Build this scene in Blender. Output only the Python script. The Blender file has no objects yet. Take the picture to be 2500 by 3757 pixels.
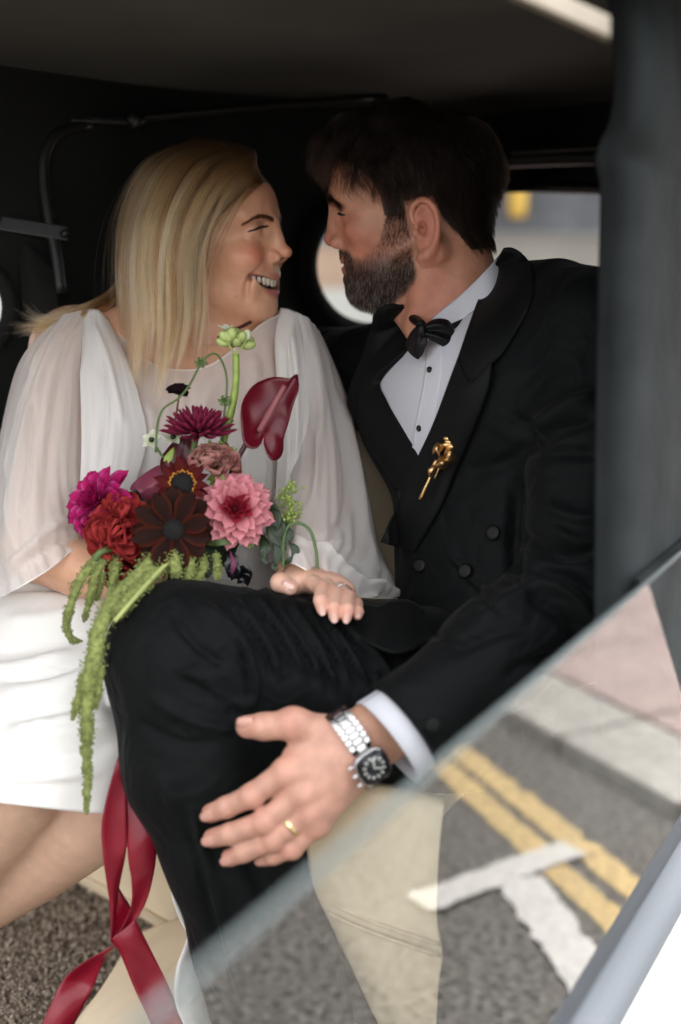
import bpy, bmesh, math, random
import numpy as np
from mathutils import Vector, Matrix
R_ = math.radians
random.seed(7); rng = np.random.default_rng(7)
scene = bpy.context.scene
col = scene.collection

# ------------------------------------------------------------------ camera, world, sun, exposure
PITCH, CAM_Z = R_(12), 1.42
FPX = 4735.0                      # focal length in photograph pixels (2500 x 3757)
cam_data = bpy.data.cameras.new('camera')
cam = bpy.data.objects.new('camera', cam_data); col.objects.link(cam)
cam.location = (0, 0, CAM_Z); cam.rotation_euler = (R_(90) - PITCH, 0, 0)
cam_data.sensor_fit = 'VERTICAL'; cam_data.sensor_height = 36.0
cam_data.lens = FPX / 3757.0 * 36.0
cam_data.clip_start = 0.02; cam_data.clip_end = 300
cam_data.dof.use_dof = True; cam_data.dof.focus_distance = 1.55; cam_data.dof.aperture_fstop = 1.9
scene.camera = cam
SUN_EL, SUN_AZ = 52.0, 75.0       # degrees; azimuth clockwise from +Y (a hazy sun stands to the right, behind the car's side)
world = bpy.data.worlds.new('World'); scene.world = world; world.use_nodes = True
wn = world.node_tree.nodes; wl = world.node_tree.links
sky = wn.new('ShaderNodeTexSky'); sky.sky_type = 'NISHITA'; sky.sun_disc = False
sky.sun_elevation = R_(SUN_EL); sky.sun_rotation = R_(SUN_AZ)
sky.air_density = 1.0; sky.dust_density = 4.0; sky.ozone_density = 1.0
hsv = wn.new('ShaderNodeHueSaturation'); hsv.inputs['Saturation'].default_value = 0.03     # overcast: nearly white
wl.new(sky.outputs[0], hsv.inputs['Color'])
bg = wn['Background']; bg.inputs['Strength'].default_value = 0.15
wl.new(hsv.outputs[0], bg.inputs['Color'])
sun_data = bpy.data.lights.new('sun', 'SUN'); sun_data.energy = 1.5; sun_data.angle = R_(25); sun_data.color = (1.0, 0.93, 0.85)
sun = bpy.data.objects.new('sun', sun_data); col.objects.link(sun)
az, el = R_(SUN_AZ), R_(SUN_EL)
sun_dir = Vector((math.sin(az) * math.cos(el), math.cos(az) * math.cos(el), math.sin(el)))
sun.rotation_euler = sun_dir.to_track_quat('Z', 'Y').to_euler()
scene.view_settings.view_transform = 'Standard'; scene.view_settings.look = 'None'
scene.view_settings.gamma = 1.0; scene.view_settings.use_curve_mapping = False
scene.view_settings.exposure = 2.65
scene.render.engine = 'CYCLES'
scene.cycles.use_denoising = True
scene.cycles.max_bounces = 10; scene.cycles.transparent_max_bounces = 24
scene.cycles.sample_clamp_indirect = 8

# ------------------------------------------------------------------ helpers
CP, SP = math.cos(PITCH), math.sin(PITCH)
CAM = np.array([0, 0, CAM_Z])
AX_F = np.array([0, CP, -SP]); AX_U = np.array([0, SP, CP]); AX_R = np.array([1.0, 0, 0])
def at(u, v, d):
    """the point a photograph position and a depth (metres along the view axis) stand for"""
    return CAM + d * (AX_F + (u - 1250) / FPX * AX_R + (1878.5 - v) / FPX * AX_U)
def ats(pts): return np.array([at(*p) for p in pts])
def to_px(P):
    Q = np.asarray(P) - CAM
    d = Q @ AX_F
    return 1250 + FPX * (Q @ AX_R) / d, 1878.5 - FPX * (Q @ AX_U) / d, d
def at_z(u, v, z):
    r = AX_F + (u - 1250) / FPX * AX_R + (1878.5 - v) / FPX * AX_U
    return CAM + r * ((z - CAM_Z) / r[2])
def unit(v):
    v = np.asarray(v, float); return v / (np.linalg.norm(v) + 1e-12)

def tag(o, label=None, cat=None, group=None, kind=None):
    if label: o['label'] = label
    if cat: o['category'] = cat
    if group: o['group'] = group
    if kind: o['kind'] = kind
    return o
def empty(name, loc=(0, 0, 0), parent=None):
    o = bpy.data.objects.new(name, None); col.objects.link(o); o.location = loc
    o.empty_display_size = 0.05
    if parent: o.parent = parent
    return o
def mesh_obj(name, verts, faces, mat, parent=None, smooth=True, origin=None, recalc=False):
    """verts in world space; the object is placed at origin (or at its parent's origin)"""
    verts = np.asarray(verts, float)
    po = np.array(parent_origin(parent)) if parent else np.zeros(3)
    o3 = np.asarray(origin, float) if origin is not None else po
    me = bpy.data.meshes.new(name)
    if isinstance(faces, np.ndarray):
        n, k = faces.shape
        V = (verts - o3).astype(np.float32)
        me.vertices.add(len(V)); me.vertices.foreach_set('co', V.ravel())
        me.loops.add(n * k); me.loops.foreach_set('vertex_index', faces.astype(np.int32).ravel())
        me.polygons.add(n); me.polygons.foreach_set('loop_start', np.arange(0, n * k, k, dtype=np.int32))
        me.update(calc_edges=True); me.validate()
    else:
        me.from_pydata([tuple(p) for p in verts - o3], [], [tuple(f) for f in faces])
    if recalc:
        b = bmesh.new(); b.from_mesh(me); bmesh.ops.recalc_face_normals(b, faces=b.faces); b.to_mesh(me); b.free()
    me.polygons.foreach_set('use_smooth', [smooth] * len(me.polygons))
    me.update()
    if mat: me.materials.append(mat)
    o = bpy.data.objects.new(name, me); col.objects.link(o)
    o.location = o3 - po
    if parent: o.parent = parent
    return o
def parent_origin(p):
    l = np.zeros(3)
    while p: l = l + np.array(p.location); p = p.parent
    return l
def set_col(o, C, name='Col'):
    a = o.data.attributes.new(name, 'FLOAT_COLOR', 'POINT')
    c = np.ones((len(C), 4), np.float32); c[:, :3] = C
    a.data.foreach_set('color', c.ravel())

# --- curves and sheets
def catmull(P, n, closed=False):
    """n points along a Catmull-Rom curve through the control points (any dimension)"""
    P = np.asarray(P, float); m = len(P)
    if m == 2: t = np.linspace(0, 1, n)[:, None]; return P[0] * (1 - t) + P[1] * t
    t = np.linspace(0, m if closed else m - 1, n, endpoint=not closed)
    i = np.minimum(t.astype(int), (m if closed else m - 1) - 1); f = (t - i)[:, None]
    if closed: p0, p1, p2, p3 = (P[(i + k) % m] for k in (-1, 0, 1, 2))
    else:
        p1, p2 = P[i], P[i + 1]
        p0 = np.where((i > 0)[:, None], P[np.maximum(i - 1, 0)], 2 * p1 - p2)
        p3 = np.where((i + 2 < m)[:, None], P[np.minimum(i + 2, m - 1)], 2 * p2 - p1)
    return 0.5 * (2 * p1 + (p2 - p0) * f + (2 * p0 - 5 * p1 + 4 * p2 - p3) * f ** 2 + (3 * p1 - p0 - 3 * p2 + p3) * f ** 3)
def net(ctrl, nu, nv):
    """bicubic sheet through a control net [rows][cols][k]"""
    C = np.asarray(ctrl, float)
    rows = np.stack([catmull(r, nu) for r in C])
    return np.stack([catmull(rows[:, j], nv) for j in range(nu)], axis=1)          # nv x nu x k
def net_px(ctrl, nu, nv):
    G = net(ctrl, nu, nv); s = G.shape
    return ats(G.reshape(-1, 3)).reshape(s)
def grid_faces(nv, nu, cu=False, cv=False):
    I = np.arange(nv * nu).reshape(nv, nu)
    if cu: I = np.concatenate([I, I[:, :1]], 1)
    if cv: I = np.concatenate([I, I[:1]], 0)
    return np.stack([I[:-1, :-1], I[:-1, 1:], I[1:, 1:], I[1:, :-1]], -1).reshape(-1, 4)
def sheet_normals(G):
    du = np.gradient(G, axis=1); dv = np.gradient(G, axis=0)
    n = np.cross(du, dv); return n / (np.linalg.norm(n, axis=-1, keepdims=True) + 1e-12)
def sheet(name, G, mat, parent=None, thick=0.0, origin=None, sub=0):
    nv, nu = G.shape[:2]
    o = mesh_obj(name, G.reshape(-1, 3), grid_faces(nv, nu), mat, parent, origin=origin)
    if thick:
        m = o.modifiers.new('Solidify', 'SOLIDIFY'); m.thickness = thick; m.offset = 0
    if sub:
        m = o.modifiers.new('Subdivision', 'SUBSURF'); m.levels = sub; m.render_levels = sub
    return o
def tube_mesh(P, rad, seg=10, cap=True, flat=1.0, up=None):
    P = np.asarray(P, float); n = len(P); rad = np.broadcast_to(np.asarray(rad, float), (n,))
    T = np.gradient(P, axis=0); T /= np.linalg.norm(T, axis=1, keepdims=True) + 1e-12
    a = np.array(up, float) if up is not None else (np.array([0, 0, 1.0]) if abs(T[0, 2]) < .9 else np.array([1.0, 0, 0]))
    N = np.zeros_like(P); nn = unit(a - T[0] * (a @ T[0]))
    for i in range(n):
        nn = unit(nn - T[i] * (nn @ T[i])); N[i] = nn
    B = np.cross(T, N)
    th = np.linspace(0, 2 * np.pi, seg, endpoint=False)
    V = P[:, None] + rad[:, None, None] * (np.cos(th)[None, :, None] * N[:, None] * flat + np.sin(th)[None, :, None] * B[:, None])
    V = V.reshape(-1, 3); F = [tuple(f) for f in grid_faces(n, seg, cu=True)]
    if cap:
        V = np.vstack([V, P[0], P[-1]]); c0, c1 = n * seg, n * seg + 1
        for j in range(seg):
            F.append((c0, (j + 1) % seg, j)); F.append((c1, (n - 1) * seg + j, (n - 1) * seg + (j + 1) % seg))
    return V, F
def tube(name, P, rad, mat, parent=None, seg=10, n=None, **k):
    if n: 
        P = catmull(P, n)
        if np.ndim(rad): rad = np.interp(np.linspace(0, 1, n), np.linspace(0, 1, len(rad)), rad)
    V, F = tube_mesh(P, rad, seg, **k)
    return mesh_obj(name, V, F, mat, parent)
class MB:
    """collects shapes into one mesh"""
    def __init__(s): s.V = []; s.F = []; s.n = 0
    def add(s, V, F):
        V = np.asarray(V, float); s.V.append(V); s.F += [tuple(int(i) + s.n for i in f) for f in F]; s.n += len(V); return s
    def build(s, name, mat, parent=None, **k): return mesh_obj(name, np.vstack(s.V), s.F, mat, parent, **k)
def box_vf(c, ax, ay, az, hx, hy, hz, bev=0.0):
    """box about c with half sizes along three axes; bevelled when bev > 0"""
    b = bmesh.new(); bmesh.ops.create_cube(b, size=2)
    for v in b.verts: v.co = (v.co.x * hx, v.co.y * hy, v.co.z * hz)
    if bev: bmesh.ops.bevel(b, geom=list(b.edges), offset=bev, segments=2, affect='EDGES', profile=.7)
    b.verts.index_update()
    M = np.stack([unit(ax), unit(ay), unit(az)])
    V = np.array([v.co[:] for v in b.verts]) @ M + np.asarray(c, float); F = [[v.index for v in f.verts] for f in b.faces]
    b.free(); return V, F
def box(name, c, hx, hy, hz, mat, parent=None, ax=(1, 0, 0), ay=(0, 1, 0), az=(0, 0, 1), bev=0.0, smooth=False):
    V, F = box_vf(c, ax, ay, az, hx, hy, hz, bev)
    return mesh_obj(name, V, F, mat, parent, smooth=smooth)
def ell_vf(c, r, M=None, nu=16, nv=10):
    th = np.linspace(0, 2 * np.pi, nu, endpoint=False); ph = np.linspace(0, np.pi, nv)
    V = np.stack([np.sin(ph)[:, None] * np.cos(th), np.sin(ph)[:, None] * np.sin(th), np.cos(ph)[:, None] + 0 * th], -1).reshape(-1, 3) * np.asarray(r)
    if M is not None: V = V @ np.asarray(M)
    return V + np.asarray(c, float), [tuple(f[::-1]) for f in grid_faces(nv, nu, cu=True)]

# --- signed-distance modelling: blend rounded shapes, then skin the result with one continuous surface
def P_ell(c, r, M=None):
    c = np.asarray(c, float); r = np.broadcast_to(np.asarray(r, float), (3,)); e = float(max(r))
    def f(X, Y, Z):
        q = (X - c[0], Y - c[1], Z - c[2])
        if M is not None: q = tuple(q[0] * M[i][0] + q[1] * M[i][1] + q[2] * M[i][2] for i in range(3))
        a = [q[i] / r[i] for i in range(3)]
        k0 = np.sqrt(a[0] ** 2 + a[1] ** 2 + a[2] ** 2) + 1e-9
        k1 = np.sqrt((a[0] / r[0]) ** 2 + (a[1] / r[1]) ** 2 + (a[2] / r[2]) ** 2) + 1e-9
        return k0 * (k0 - 1) / k1
    return f, c - e, c + e
def P_cap(a, b, ra, rb=None):
    rb = ra if rb is None else rb
    a = np.asarray(a, float); b = np.asarray(b, float); ab = b - a; L = float(ab @ ab) + 1e-12; e = max(ra, rb)
    def f(X, Y, Z):
        t = np.clip(((X - a[0]) * ab[0] + (Y - a[1]) * ab[1] + (Z - a[2]) * ab[2]) / L, 0, 1)
        return np.sqrt((X - a[0] - t * ab[0]) ** 2 + (Y - a[1] - t * ab[1]) ** 2 + (Z - a[2] - t * ab[2]) ** 2) - (ra + (rb - ra) * t)
    return f, np.minimum(a, b) - e, np.maximum(a, b) + e
def P_chain(P, R, k=0.0):
    parts = [P_cap(P[i], P[i + 1], R[i], R[i + 1]) for i in range(len(P) - 1)]
    def f(X, Y, Z):
        d = parts[0][0](X, Y, Z)
        for p in parts[1:]:
            e = p[0](X, Y, Z)
            d = smin(d, e, k) if k else np.minimum(d, e)
        return d
    return f, np.min([p[1] for p in parts], 0), np.max([p[2] for p in parts], 0)
def P_half(p, n):
    """half space below the plane through p with normal n (bounds: everywhere)"""
    p = np.asarray(p, float); n = unit(n)
    return (lambda X, Y, Z: (X - p[0]) * n[0] + (Y - p[1]) * n[1] + (Z - p[2]) * n[2]), np.full(3, -9.0), np.full(3, 9.0)
def smin(a, b, k):
    h = np.clip(0.5 + 0.5 * (b - a) / k, 0, 1)
    return b + (a - b) * h - k * h * (1 - h)
class SDF:
    def __init__(s, lo, hi, h):
        s.lo = np.asarray(lo, float); s.h = h
        s.n = np.ceil((np.asarray(hi, float) - s.lo) / h).astype(int) + 1
        s.F = np.full(tuple(s.n), 0.5, np.float32)
    def _win(s, lo, hi, m):
        i0 = np.clip(np.floor((lo - m - s.lo) / s.h).astype(int), 0, s.n); i1 = np.clip(np.ceil((hi + m - s.lo) / s.h).astype(int) + 1, 0, s.n)
        sl = tuple(slice(a, b) for a, b in zip(i0, i1))
        ax = [(s.lo[k] + s.h * np.arange(i0[k], i1[k])).astype(np.float32) for k in range(3)]
        return sl, ax[0][:, None, None], ax[1][None, :, None], ax[2][None, None, :]
    def add(s, prim, k=0.0):
        f, lo, hi = prim; sl, X, Y, Z = s._win(lo, hi, max(k, 0) + 2 * s.h)
        if 0 in s.F[sl].shape: return s
        d = f(X, Y, Z); s.F[sl] = smin(s.F[sl], d, k) if k else np.minimum(s.F[sl], d); return s
    def cut(s, prim, k=0.0):
        f, lo, hi = prim; sl, X, Y, Z = s._win(lo, hi, max(k, 0) + 2 * s.h)
        if 0 in s.F[sl].shape: return s
        d = -f(X, Y, Z) + 0 * s.F[sl]; s.F[sl] = -smin(-s.F[sl], -d, k) if k else np.maximum(s.F[sl], d); return s
    def skin(s):
        F = s.F; S = F < 0
        c = np.zeros(tuple(s.n - 1), np.int8)
        offs = [(i, j, k) for i in (0, 1) for j in (0, 1) for k in (0, 1)]
        nx, ny, nz = s.n - 1
        for o in offs: c += S[o[0]:o[0] + nx, o[1]:o[1] + ny, o[2]:o[2] + nz]
        act = np.argwhere((c > 0) & (c < 8))
        idm = np.full(c.shape, -1, np.int32); idm[tuple(act.T)] = np.arange(len(act))
        acc = np.zeros((len(act), 3)); cnt = np.zeros(len(act))
        for o in offs:
            for ax in range(3):
                if o[ax]: continue
                q = list(o); q[ax] = 1
                fa = F[act[:, 0] + o[0], act[:, 1] + o[1], act[:, 2] + o[2]]; fb = F[act[:, 0] + q[0], act[:, 1] + q[1], act[:, 2] + q[2]]
                m = (fa < 0) != (fb < 0); t = fa[m] / (fa[m] - fb[m])
                p = np.tile(np.array(o, float), (m.sum(), 1)); p[:, ax] += t
                acc[m] += p; cnt[m] += 1
        V = s.lo + s.h * (act + acc / cnt[:, None])
        Q = []
        for ax in range(3):
            a, b = [(1, 2), (2, 0), (0, 1)][ax]
            sl0 = [slice(None)] * 3; sl1 = [slice(None)] * 3; sl0[ax] = slice(0, -1); sl1[ax] = slice(1, None)
            s0, s1 = S[tuple(sl0)], S[tuple(sl1)]
            e = np.argwhere(s0 != s1); e = e[(e[:, a] > 0) & (e[:, b] > 0) & (e[:, a] < s.n[a] - 1) & (e[:, b] < s.n[b] - 1)]
            inside = s0[tuple(e.T)]
            def cid(da, db):
                q = e.copy(); q[:, a] += da; q[:, b] += db; return idm[tuple(q.T)]
            f = np.stack([cid(-1, -1), cid(0, -1), cid(0, 0), cid(-1, 0)], 1)
            f[~inside] = f[~inside][:, ::-1]; Q.append(f)
        Q = np.vstack(Q); Q = Q[(Q >= 0).all(1)]
        return V, Q
def relax(V, Q, it=2, lam=0.5):
    V = V.copy(); n = len(V)
    E = np.vstack([Q[:, [0, 1]], Q[:, [1, 2]], Q[:, [2, 3]], Q[:, [3, 0]]])
    E = np.vstack([E, E[:, ::-1]])
    deg = np.bincount(E[:, 0], minlength=n).astype(float); deg[deg == 0] = 1
    for _ in range(it):
        A = np.stack([np.bincount(E[:, 0], weights=V[E[:, 1], k], minlength=n) for k in range(3)], 1) / deg[:, None]
        V += lam * (A - V)
    return V
def vnormals(V, Q):
    fn = np.cross(V[Q[:, 2]] - V[Q[:, 0]], V[Q[:, 3]] - V[Q[:, 1]])
    N = np.zeros_like(V)
    for k in range(4):
        for a in range(3): N[:, a] += np.bincount(Q[:, k], weights=fn[:, a], minlength=len(V))
    return N / (np.linalg.norm(N, axis=1, keepdims=True) + 1e-12)
def seg_dist(u, v, L):
    """distance of (u, v) to the polyline L and the running parameter (0..1)"""
    L = np.asarray(L, float); best = np.full(u.shape, 1e9); par = np.zeros(u.shape); m = len(L) - 1
    for i in range(m):
        a, b = L[i], L[i + 1]; ab = b - a
        t = np.clip(((u - a[0]) * ab[0] + (v - a[1]) * ab[1]) / (ab @ ab + 1e-9), 0, 1)
        d = np.hypot(u - a[0] - t * ab[0], v - a[1] - t * ab[1])
        k = d < best; best[k] = d[k]; par[k] = (i + t[k]) / m
    return best, par
def folds(V, N, lines, front=True):
    """press cloth folds into a surface: lines = [(polyline in photograph positions, half width px, height m), ...]"""
    u, v, d = to_px(V); disp = np.zeros(len(V))
    face = (N @ -AX_F) > -0.2 if front else np.ones(len(V), bool)
    for L, w, hgt in lines:
        if len(L) > 2: L = catmull(L, 4 * len(L))
        D, t = seg_dist(u, v, L)
        disp += hgt * np.exp(-(D / w) ** 2) * np.clip(np.minimum(t, 1 - t) * 5 + .15, 0, 1) * face
    return V + N * disp[:, None]
# --- hair
def hair(name, strands, rad, mat, parent=None, tip=0.2):
    """strands: N x n x 3 (world)"""
    S = np.asarray(strands, np.float32); N, n = S.shape[:2]
    hc = bpy.data.hair_curves.new(name); hc.add_curves([n] * N)
    po = parent_origin(parent) if parent else np.zeros(3)
    hc.attributes['position'].data.foreach_set('vector', (S - po.astype(np.float32)).ravel())
    ra = hc.attributes.get('radius') or hc.attributes.new('radius', 'FLOAT', 'POINT')
    prof = np.interp(np.linspace(0, 1, n), [0, .7, 1], [1, .9, tip])
    r = np.broadcast_to(np.asarray(rad, float).reshape(-1, 1), (N, 1)) * prof[None]
    ra.data.foreach_set('value', r.astype(np.float32).ravel())
    if mat: hc.materials.append(mat)
    o = bpy.data.objects.new(name, hc); col.objects.link(o)
    if parent: o.parent = parent
    return o

# ------------------------------------------------------------------ materials
def mat_new(name):
    m = bpy.data.materials.new(name); m.use_nodes = True
    return m, m.node_tree.nodes, m.node_tree.links, m.node_tree.nodes['Principled BSDF']
def mat(name, color, rough=0.6, metal=0.0, spec=0.5, var=0.0, vscale=20.0, bump=0.0, bscale=200.0, bdist=0.001, sheen=0.0, sss=0.0, sssr=(1, .3, .15), coat=0.0, attr=None, trans=0.0, detail=4.0, wr=0.0, wscale=18.0, wdist=.006):
    m, n, l, b = mat_new(name)
    b.inputs['Base Color'].default_value = (*color, 1); b.inputs['Roughness'].default_value = rough
    b.inputs['Metallic'].default_value = metal; b.inputs['Specular IOR Level'].default_value = spec
    tc = n.new('ShaderNodeTexCoord')
    src = None
    if attr:
        a = n.new('ShaderNodeAttribute'); a.attribute_name = attr; src = a.outputs['Color']
    if var:
        t = n.new('ShaderNodeTexNoise'); t.inputs['Scale'].default_value = vscale; t.inputs['Detail'].default_value = detail
        l.new(tc.outputs['Object'], t.inputs['Vector'])
        mx = n.new('ShaderNodeMix'); mx.data_type = 'RGBA'; mx.blend_type = 'MULTIPLY'; mx.inputs[0].default_value = 1
        rp = n.new('ShaderNodeMapRange'); rp.inputs['From Min'].default_value = .3; rp.inputs['From Max'].default_value = .7
        rp.inputs['To Min'].default_value = 1 - var; rp.inputs['To Max'].default_value = 1 + var
        l.new(t.outputs['Fac'], rp.inputs['Value'])
        cb = n.new('ShaderNodeCombineColor')
        for k in range(3): l.new(rp.outputs[0], cb.inputs[k])
        if src: l.new(src, mx.inputs[6])
        else: mx.inputs[6].default_value = (*color, 1)
        l.new(cb.outputs[0], mx.inputs[7]); src = mx.outputs[2]
    if src: l.new(src, b.inputs['Base Color'])
    if bump:
        t = n.new('ShaderNodeTexNoise'); t.inputs['Scale'].default_value = bscale; t.inputs['Detail'].default_value = 3
        l.new(tc.outputs['Object'], t.inputs['Vector'])
        bp = n.new('ShaderNodeBump'); bp.inputs['Strength'].default_value = bump; bp.inputs['Distance'].default_value = bdist
        l.new(t.outputs['Fac'], bp.inputs['Height']); l.new(bp.outputs[0], b.inputs['Normal'])
        if wr:                                            # soft irregular creasing of cloth under the weave
            t2 = n.new('ShaderNodeTexNoise'); t2.inputs['Scale'].default_value = wscale; t2.inputs['Detail'].default_value = 2; t2.inputs['Distortion'].default_value = 1.2
            l.new(tc.outputs['Object'], t2.inputs['Vector']); b2 = n.new('ShaderNodeBump'); b2.inputs['Strength'].default_value = wr; b2.inputs['Distance'].default_value = wdist
            l.new(t2.outputs['Fac'], b2.inputs['Height']); l.new(b2.outputs[0], bp.inputs['Normal'])
    if sheen: b.inputs['Sheen Weight'].default_value = sheen; b.inputs['Sheen Roughness'].default_value = .4
    if sss:
        b.inputs['Subsurface Weight'].default_value = sss; b.inputs['Subsurface Radius'].default_value = sssr; b.inputs['Subsurface Scale'].default_value = 0.008
    if coat: b.inputs['Coat Weight'].default_value = coat; b.inputs['Coat Roughness'].default_value = .15
    if trans:
        out = n['Material Output']; tr = n.new('ShaderNodeBsdfTransparent'); ms = n.new('ShaderNodeMixShader')
        ms.inputs[0].default_value = trans; l.new(b.outputs[0], ms.inputs[1]); l.new(tr.outputs[0], ms.inputs[2]); l.new(ms.outputs[0], out.inputs['Surface'])
    return m
def pile_mat(name, c0, c1):
    m, n, l, b = mat_new(name); hi = n.new('ShaderNodeHairInfo'); mx = n.new('ShaderNodeMix'); mx.data_type = 'RGBA'
    mx.inputs[6].default_value = (*c0, 1); mx.inputs[7].default_value = (*c1, 1); l.new(hi.outputs['Random'], mx.inputs[0]); l.new(mx.outputs[2], b.inputs['Base Color']); b.inputs['Roughness'].default_value = .9; b.inputs['Specular IOR Level'].default_value = .1
    return m
def hair_mat(name, col_root, col_tip, rough=0.35, var=0.25, ior=1.55):
    """hair shading by strand: colour runs from root to tip and differs between strands"""
    m, n, l, b = mat_new(name)
    n.remove(b)
    h = n.new('ShaderNodeBsdfHairPrincipled'); h.parametrization = 'COLOR'; h.inputs['Roughness'].default_value = rough; h.inputs['Radial Roughness'].default_value = .4; h.inputs['IOR'].default_value = ior
    hi = n.new('ShaderNodeHairInfo'); mx = n.new('ShaderNodeMix'); mx.data_type = 'RGBA'
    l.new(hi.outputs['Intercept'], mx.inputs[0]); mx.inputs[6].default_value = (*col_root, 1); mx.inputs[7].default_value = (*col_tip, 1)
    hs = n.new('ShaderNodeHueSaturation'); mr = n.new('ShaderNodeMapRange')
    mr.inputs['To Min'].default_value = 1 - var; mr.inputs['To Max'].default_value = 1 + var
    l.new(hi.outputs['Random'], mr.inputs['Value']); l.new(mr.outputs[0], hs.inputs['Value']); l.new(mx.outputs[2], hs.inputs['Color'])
    l.new(hs.outputs[0], h.inputs['Color']); l.new(h.outputs[0], n['Material Output'].inputs['Surface'])
    return m
# ------------------------------------------------------------------ the street
M_asph = mat('asphalt', (.098, .091, .082), rough=.9, spec=.3, var=.95, vscale=55, bump=.6, bscale=160, bdist=.006, detail=8)
M_conc = mat('kerb_concrete', (.27, .255, .232), rough=.9, var=.22, vscale=25, bump=.4, bscale=120, bdist=.003, detail=8)
M_pave = mat('pink_paving', (.265, .205, .19), rough=.9, var=.18, vscale=14, bump=.3, bscale=150, bdist=.002, detail=6)
M_yel = mat('yellow_line_paint', (.37, .265, .11), rough=.75, var=.4, vscale=60, bump=.5, bscale=220, bdist=.003, detail=8)
M_whp = mat('white_line_paint', (.40, .385, .365), rough=.75, var=.18, vscale=50, bump=.5, bscale=220, bdist=.003, detail=8)
# the car door's pane stands in this upright plane; the road beside the car is mirrored in it
PN_B = at_z(780, 3524, CAM_Z - .30); PN_A = at_z(2500, 2025, CAM_Z - .30)
PN_D = unit((PN_A - PN_B) * np.array([1, 1, 0])); PN_N = np.array([PN_D[1], -PN_D[0], 0])
def on_plane(u, v, p, n):
    r = AX_F + (u - 1250) / FPX * AX_R + (1878.5 - v) / FPX * AX_U
    return CAM + r * (((p - CAM) @ n) / (r @ n))
def mir(u, v, z=0.0):
    """the spot on the street whose mirror image stands at (u, v)"""
    P = at_z(u, v, z); return P - 2 * ((P - PN_B) @ PN_N) * PN_N
def flat(name, P, z, m, thick=0.0, parent=None, kind='structure'):
    P = [np.array([p[0], p[1], z]) for p in P]; n = len(P); F = [list(range(n))]
    a = sum(P[i][0] * P[(i + 1) % n][1] - P[(i + 1) % n][0] * P[i][1] for i in range(n))
    if a < 0: P = P[::-1]
    V = list(P)
    if thick:
        V = P + [p - np.array([0, 0, thick]) for p in P]; F += [[i, i + n, (i + 1) % n + n, (i + 1) % n] for i in range(n)]
    o = mesh_obj(name, V, F, m, parent, smooth=False)
    if kind and not parent: o['kind'] = kind
    return o
flat('road', [(-90, -90), (90, -90), (90, 90), (-90, 90)], 0, M_asph)
def stripe(name, a, b, w, z, m, ext=(0, 0), rag=.004, seed=1, parent=None):
    a, b = np.array(a[:2]), np.array(b[:2]); d = unit(b - a); s = np.array([-d[1], d[0]]); a = a - d * ext[0]; b = b + d * ext[1]
    r = np.random.default_rng(seed); n = max(6, int(np.linalg.norm(b - a) / .018)); t = np.linspace(0, 1, n)
    L = [a + (b - a) * k + s * (w / 2 + r.normal(0, rag)) for k in t]; Rr = [a + (b - a) * k - s * (w / 2 + r.normal(0, rag)) for k in t[::-1]]
    return flat(name, L + Rr, z, m, parent=parent)
y1a, y1b = mir(1625, 2813), mir(2262, 3395); y2a, y2b = mir(1672, 2749), mir(2342, 3275)
tag(stripe('yellow_line', y1a, y1b, .075, .004, M_yel, (4, 2.5), seed=2), kind='structure'); tag(stripe('yellow_line', y2a, y2b, .075, .004, M_yel, (4, 2.5), seed=3), kind='structure')
stripe('bay_marking', mir(1535, 3325), mir(2105, 3118), .085, .008, M_whp, seed=4); stripe('bay_marking', mir(1905, 3240), mir(2190, 3640), .11, .012, M_whp, (0, 3), seed=5)
# kerb stones one by one, paving behind them
KH = .055
k0, k1 = mir(1856, 2590, KH), mir(2310, 2845, KH); b0, b1 = mir(2015, 2486, KH), mir(2500, 2662, KH)
kd = unit((k1 - k0) * [1, 1, 0]); ks = np.array([-kd[1], kd[0], 0]); ks = ks if (b0 - k0) @ ks > 0 else -ks; kw = .30
kerb = empty('kerb', k0 * [1, 1, 0]); tag(kerb, kind='structure')
jt = mir(2047, 2701, KH); j0 = (jt - k0) @ kd; KL = abs((mir(2310, 2845, KH) - jt) @ kd)
KL = max(.5, KL); st_me = None
for i in range(-6, 9):
    c = k0 + kd * (j0 + (i + .5) * KL) + ks * kw / 2; c = np.array([c[0], c[1], KH - .055 + .002 * math.sin(i * 2.1)])
    if st_me is None:
        V, F = box_vf((0, 0, 0), kd, ks, [0, 0, 1], KL / 2 - .006, kw / 2, .055, .012); o = mesh_obj('kerb_stone', V + parent_origin(kerb), F, M_conc, kerb, smooth=False); st_me = o.data
    else: o = bpy.data.objects.new('kerb_stone', st_me); col.objects.link(o); o.parent = kerb
    o.location = c - parent_origin(kerb)
ps = k0 + ks * (kw + .004)
flat('pavement', [ps - kd * 8, ps + kd * 10, ps + kd * 10 + ks * 6, ps - kd * 8 + ks * 6], KH - .012, M_pave, .2)
pav = bpy.data.objects['pavement']; sl = None
for i in range(-5, 6):
    for j in range(4):
        c = ps + kd * (j0 + (i + .5 + (j % 2) * .5) * .6) + ks * (.30 + j * .6)
        if sl is None:
            V, F = box_vf((0, 0, 0), kd, ks, [0, 0, 1], .295, .295, .012, .004); o = mesh_obj('slab', V, F, M_pave, pav, smooth=False); sl = o.data
        else: o = bpy.data.objects.new('slab', sl); col.objects.link(o); o.parent = pav
        o.location = (c[0], c[1], KH - .008)
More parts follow.
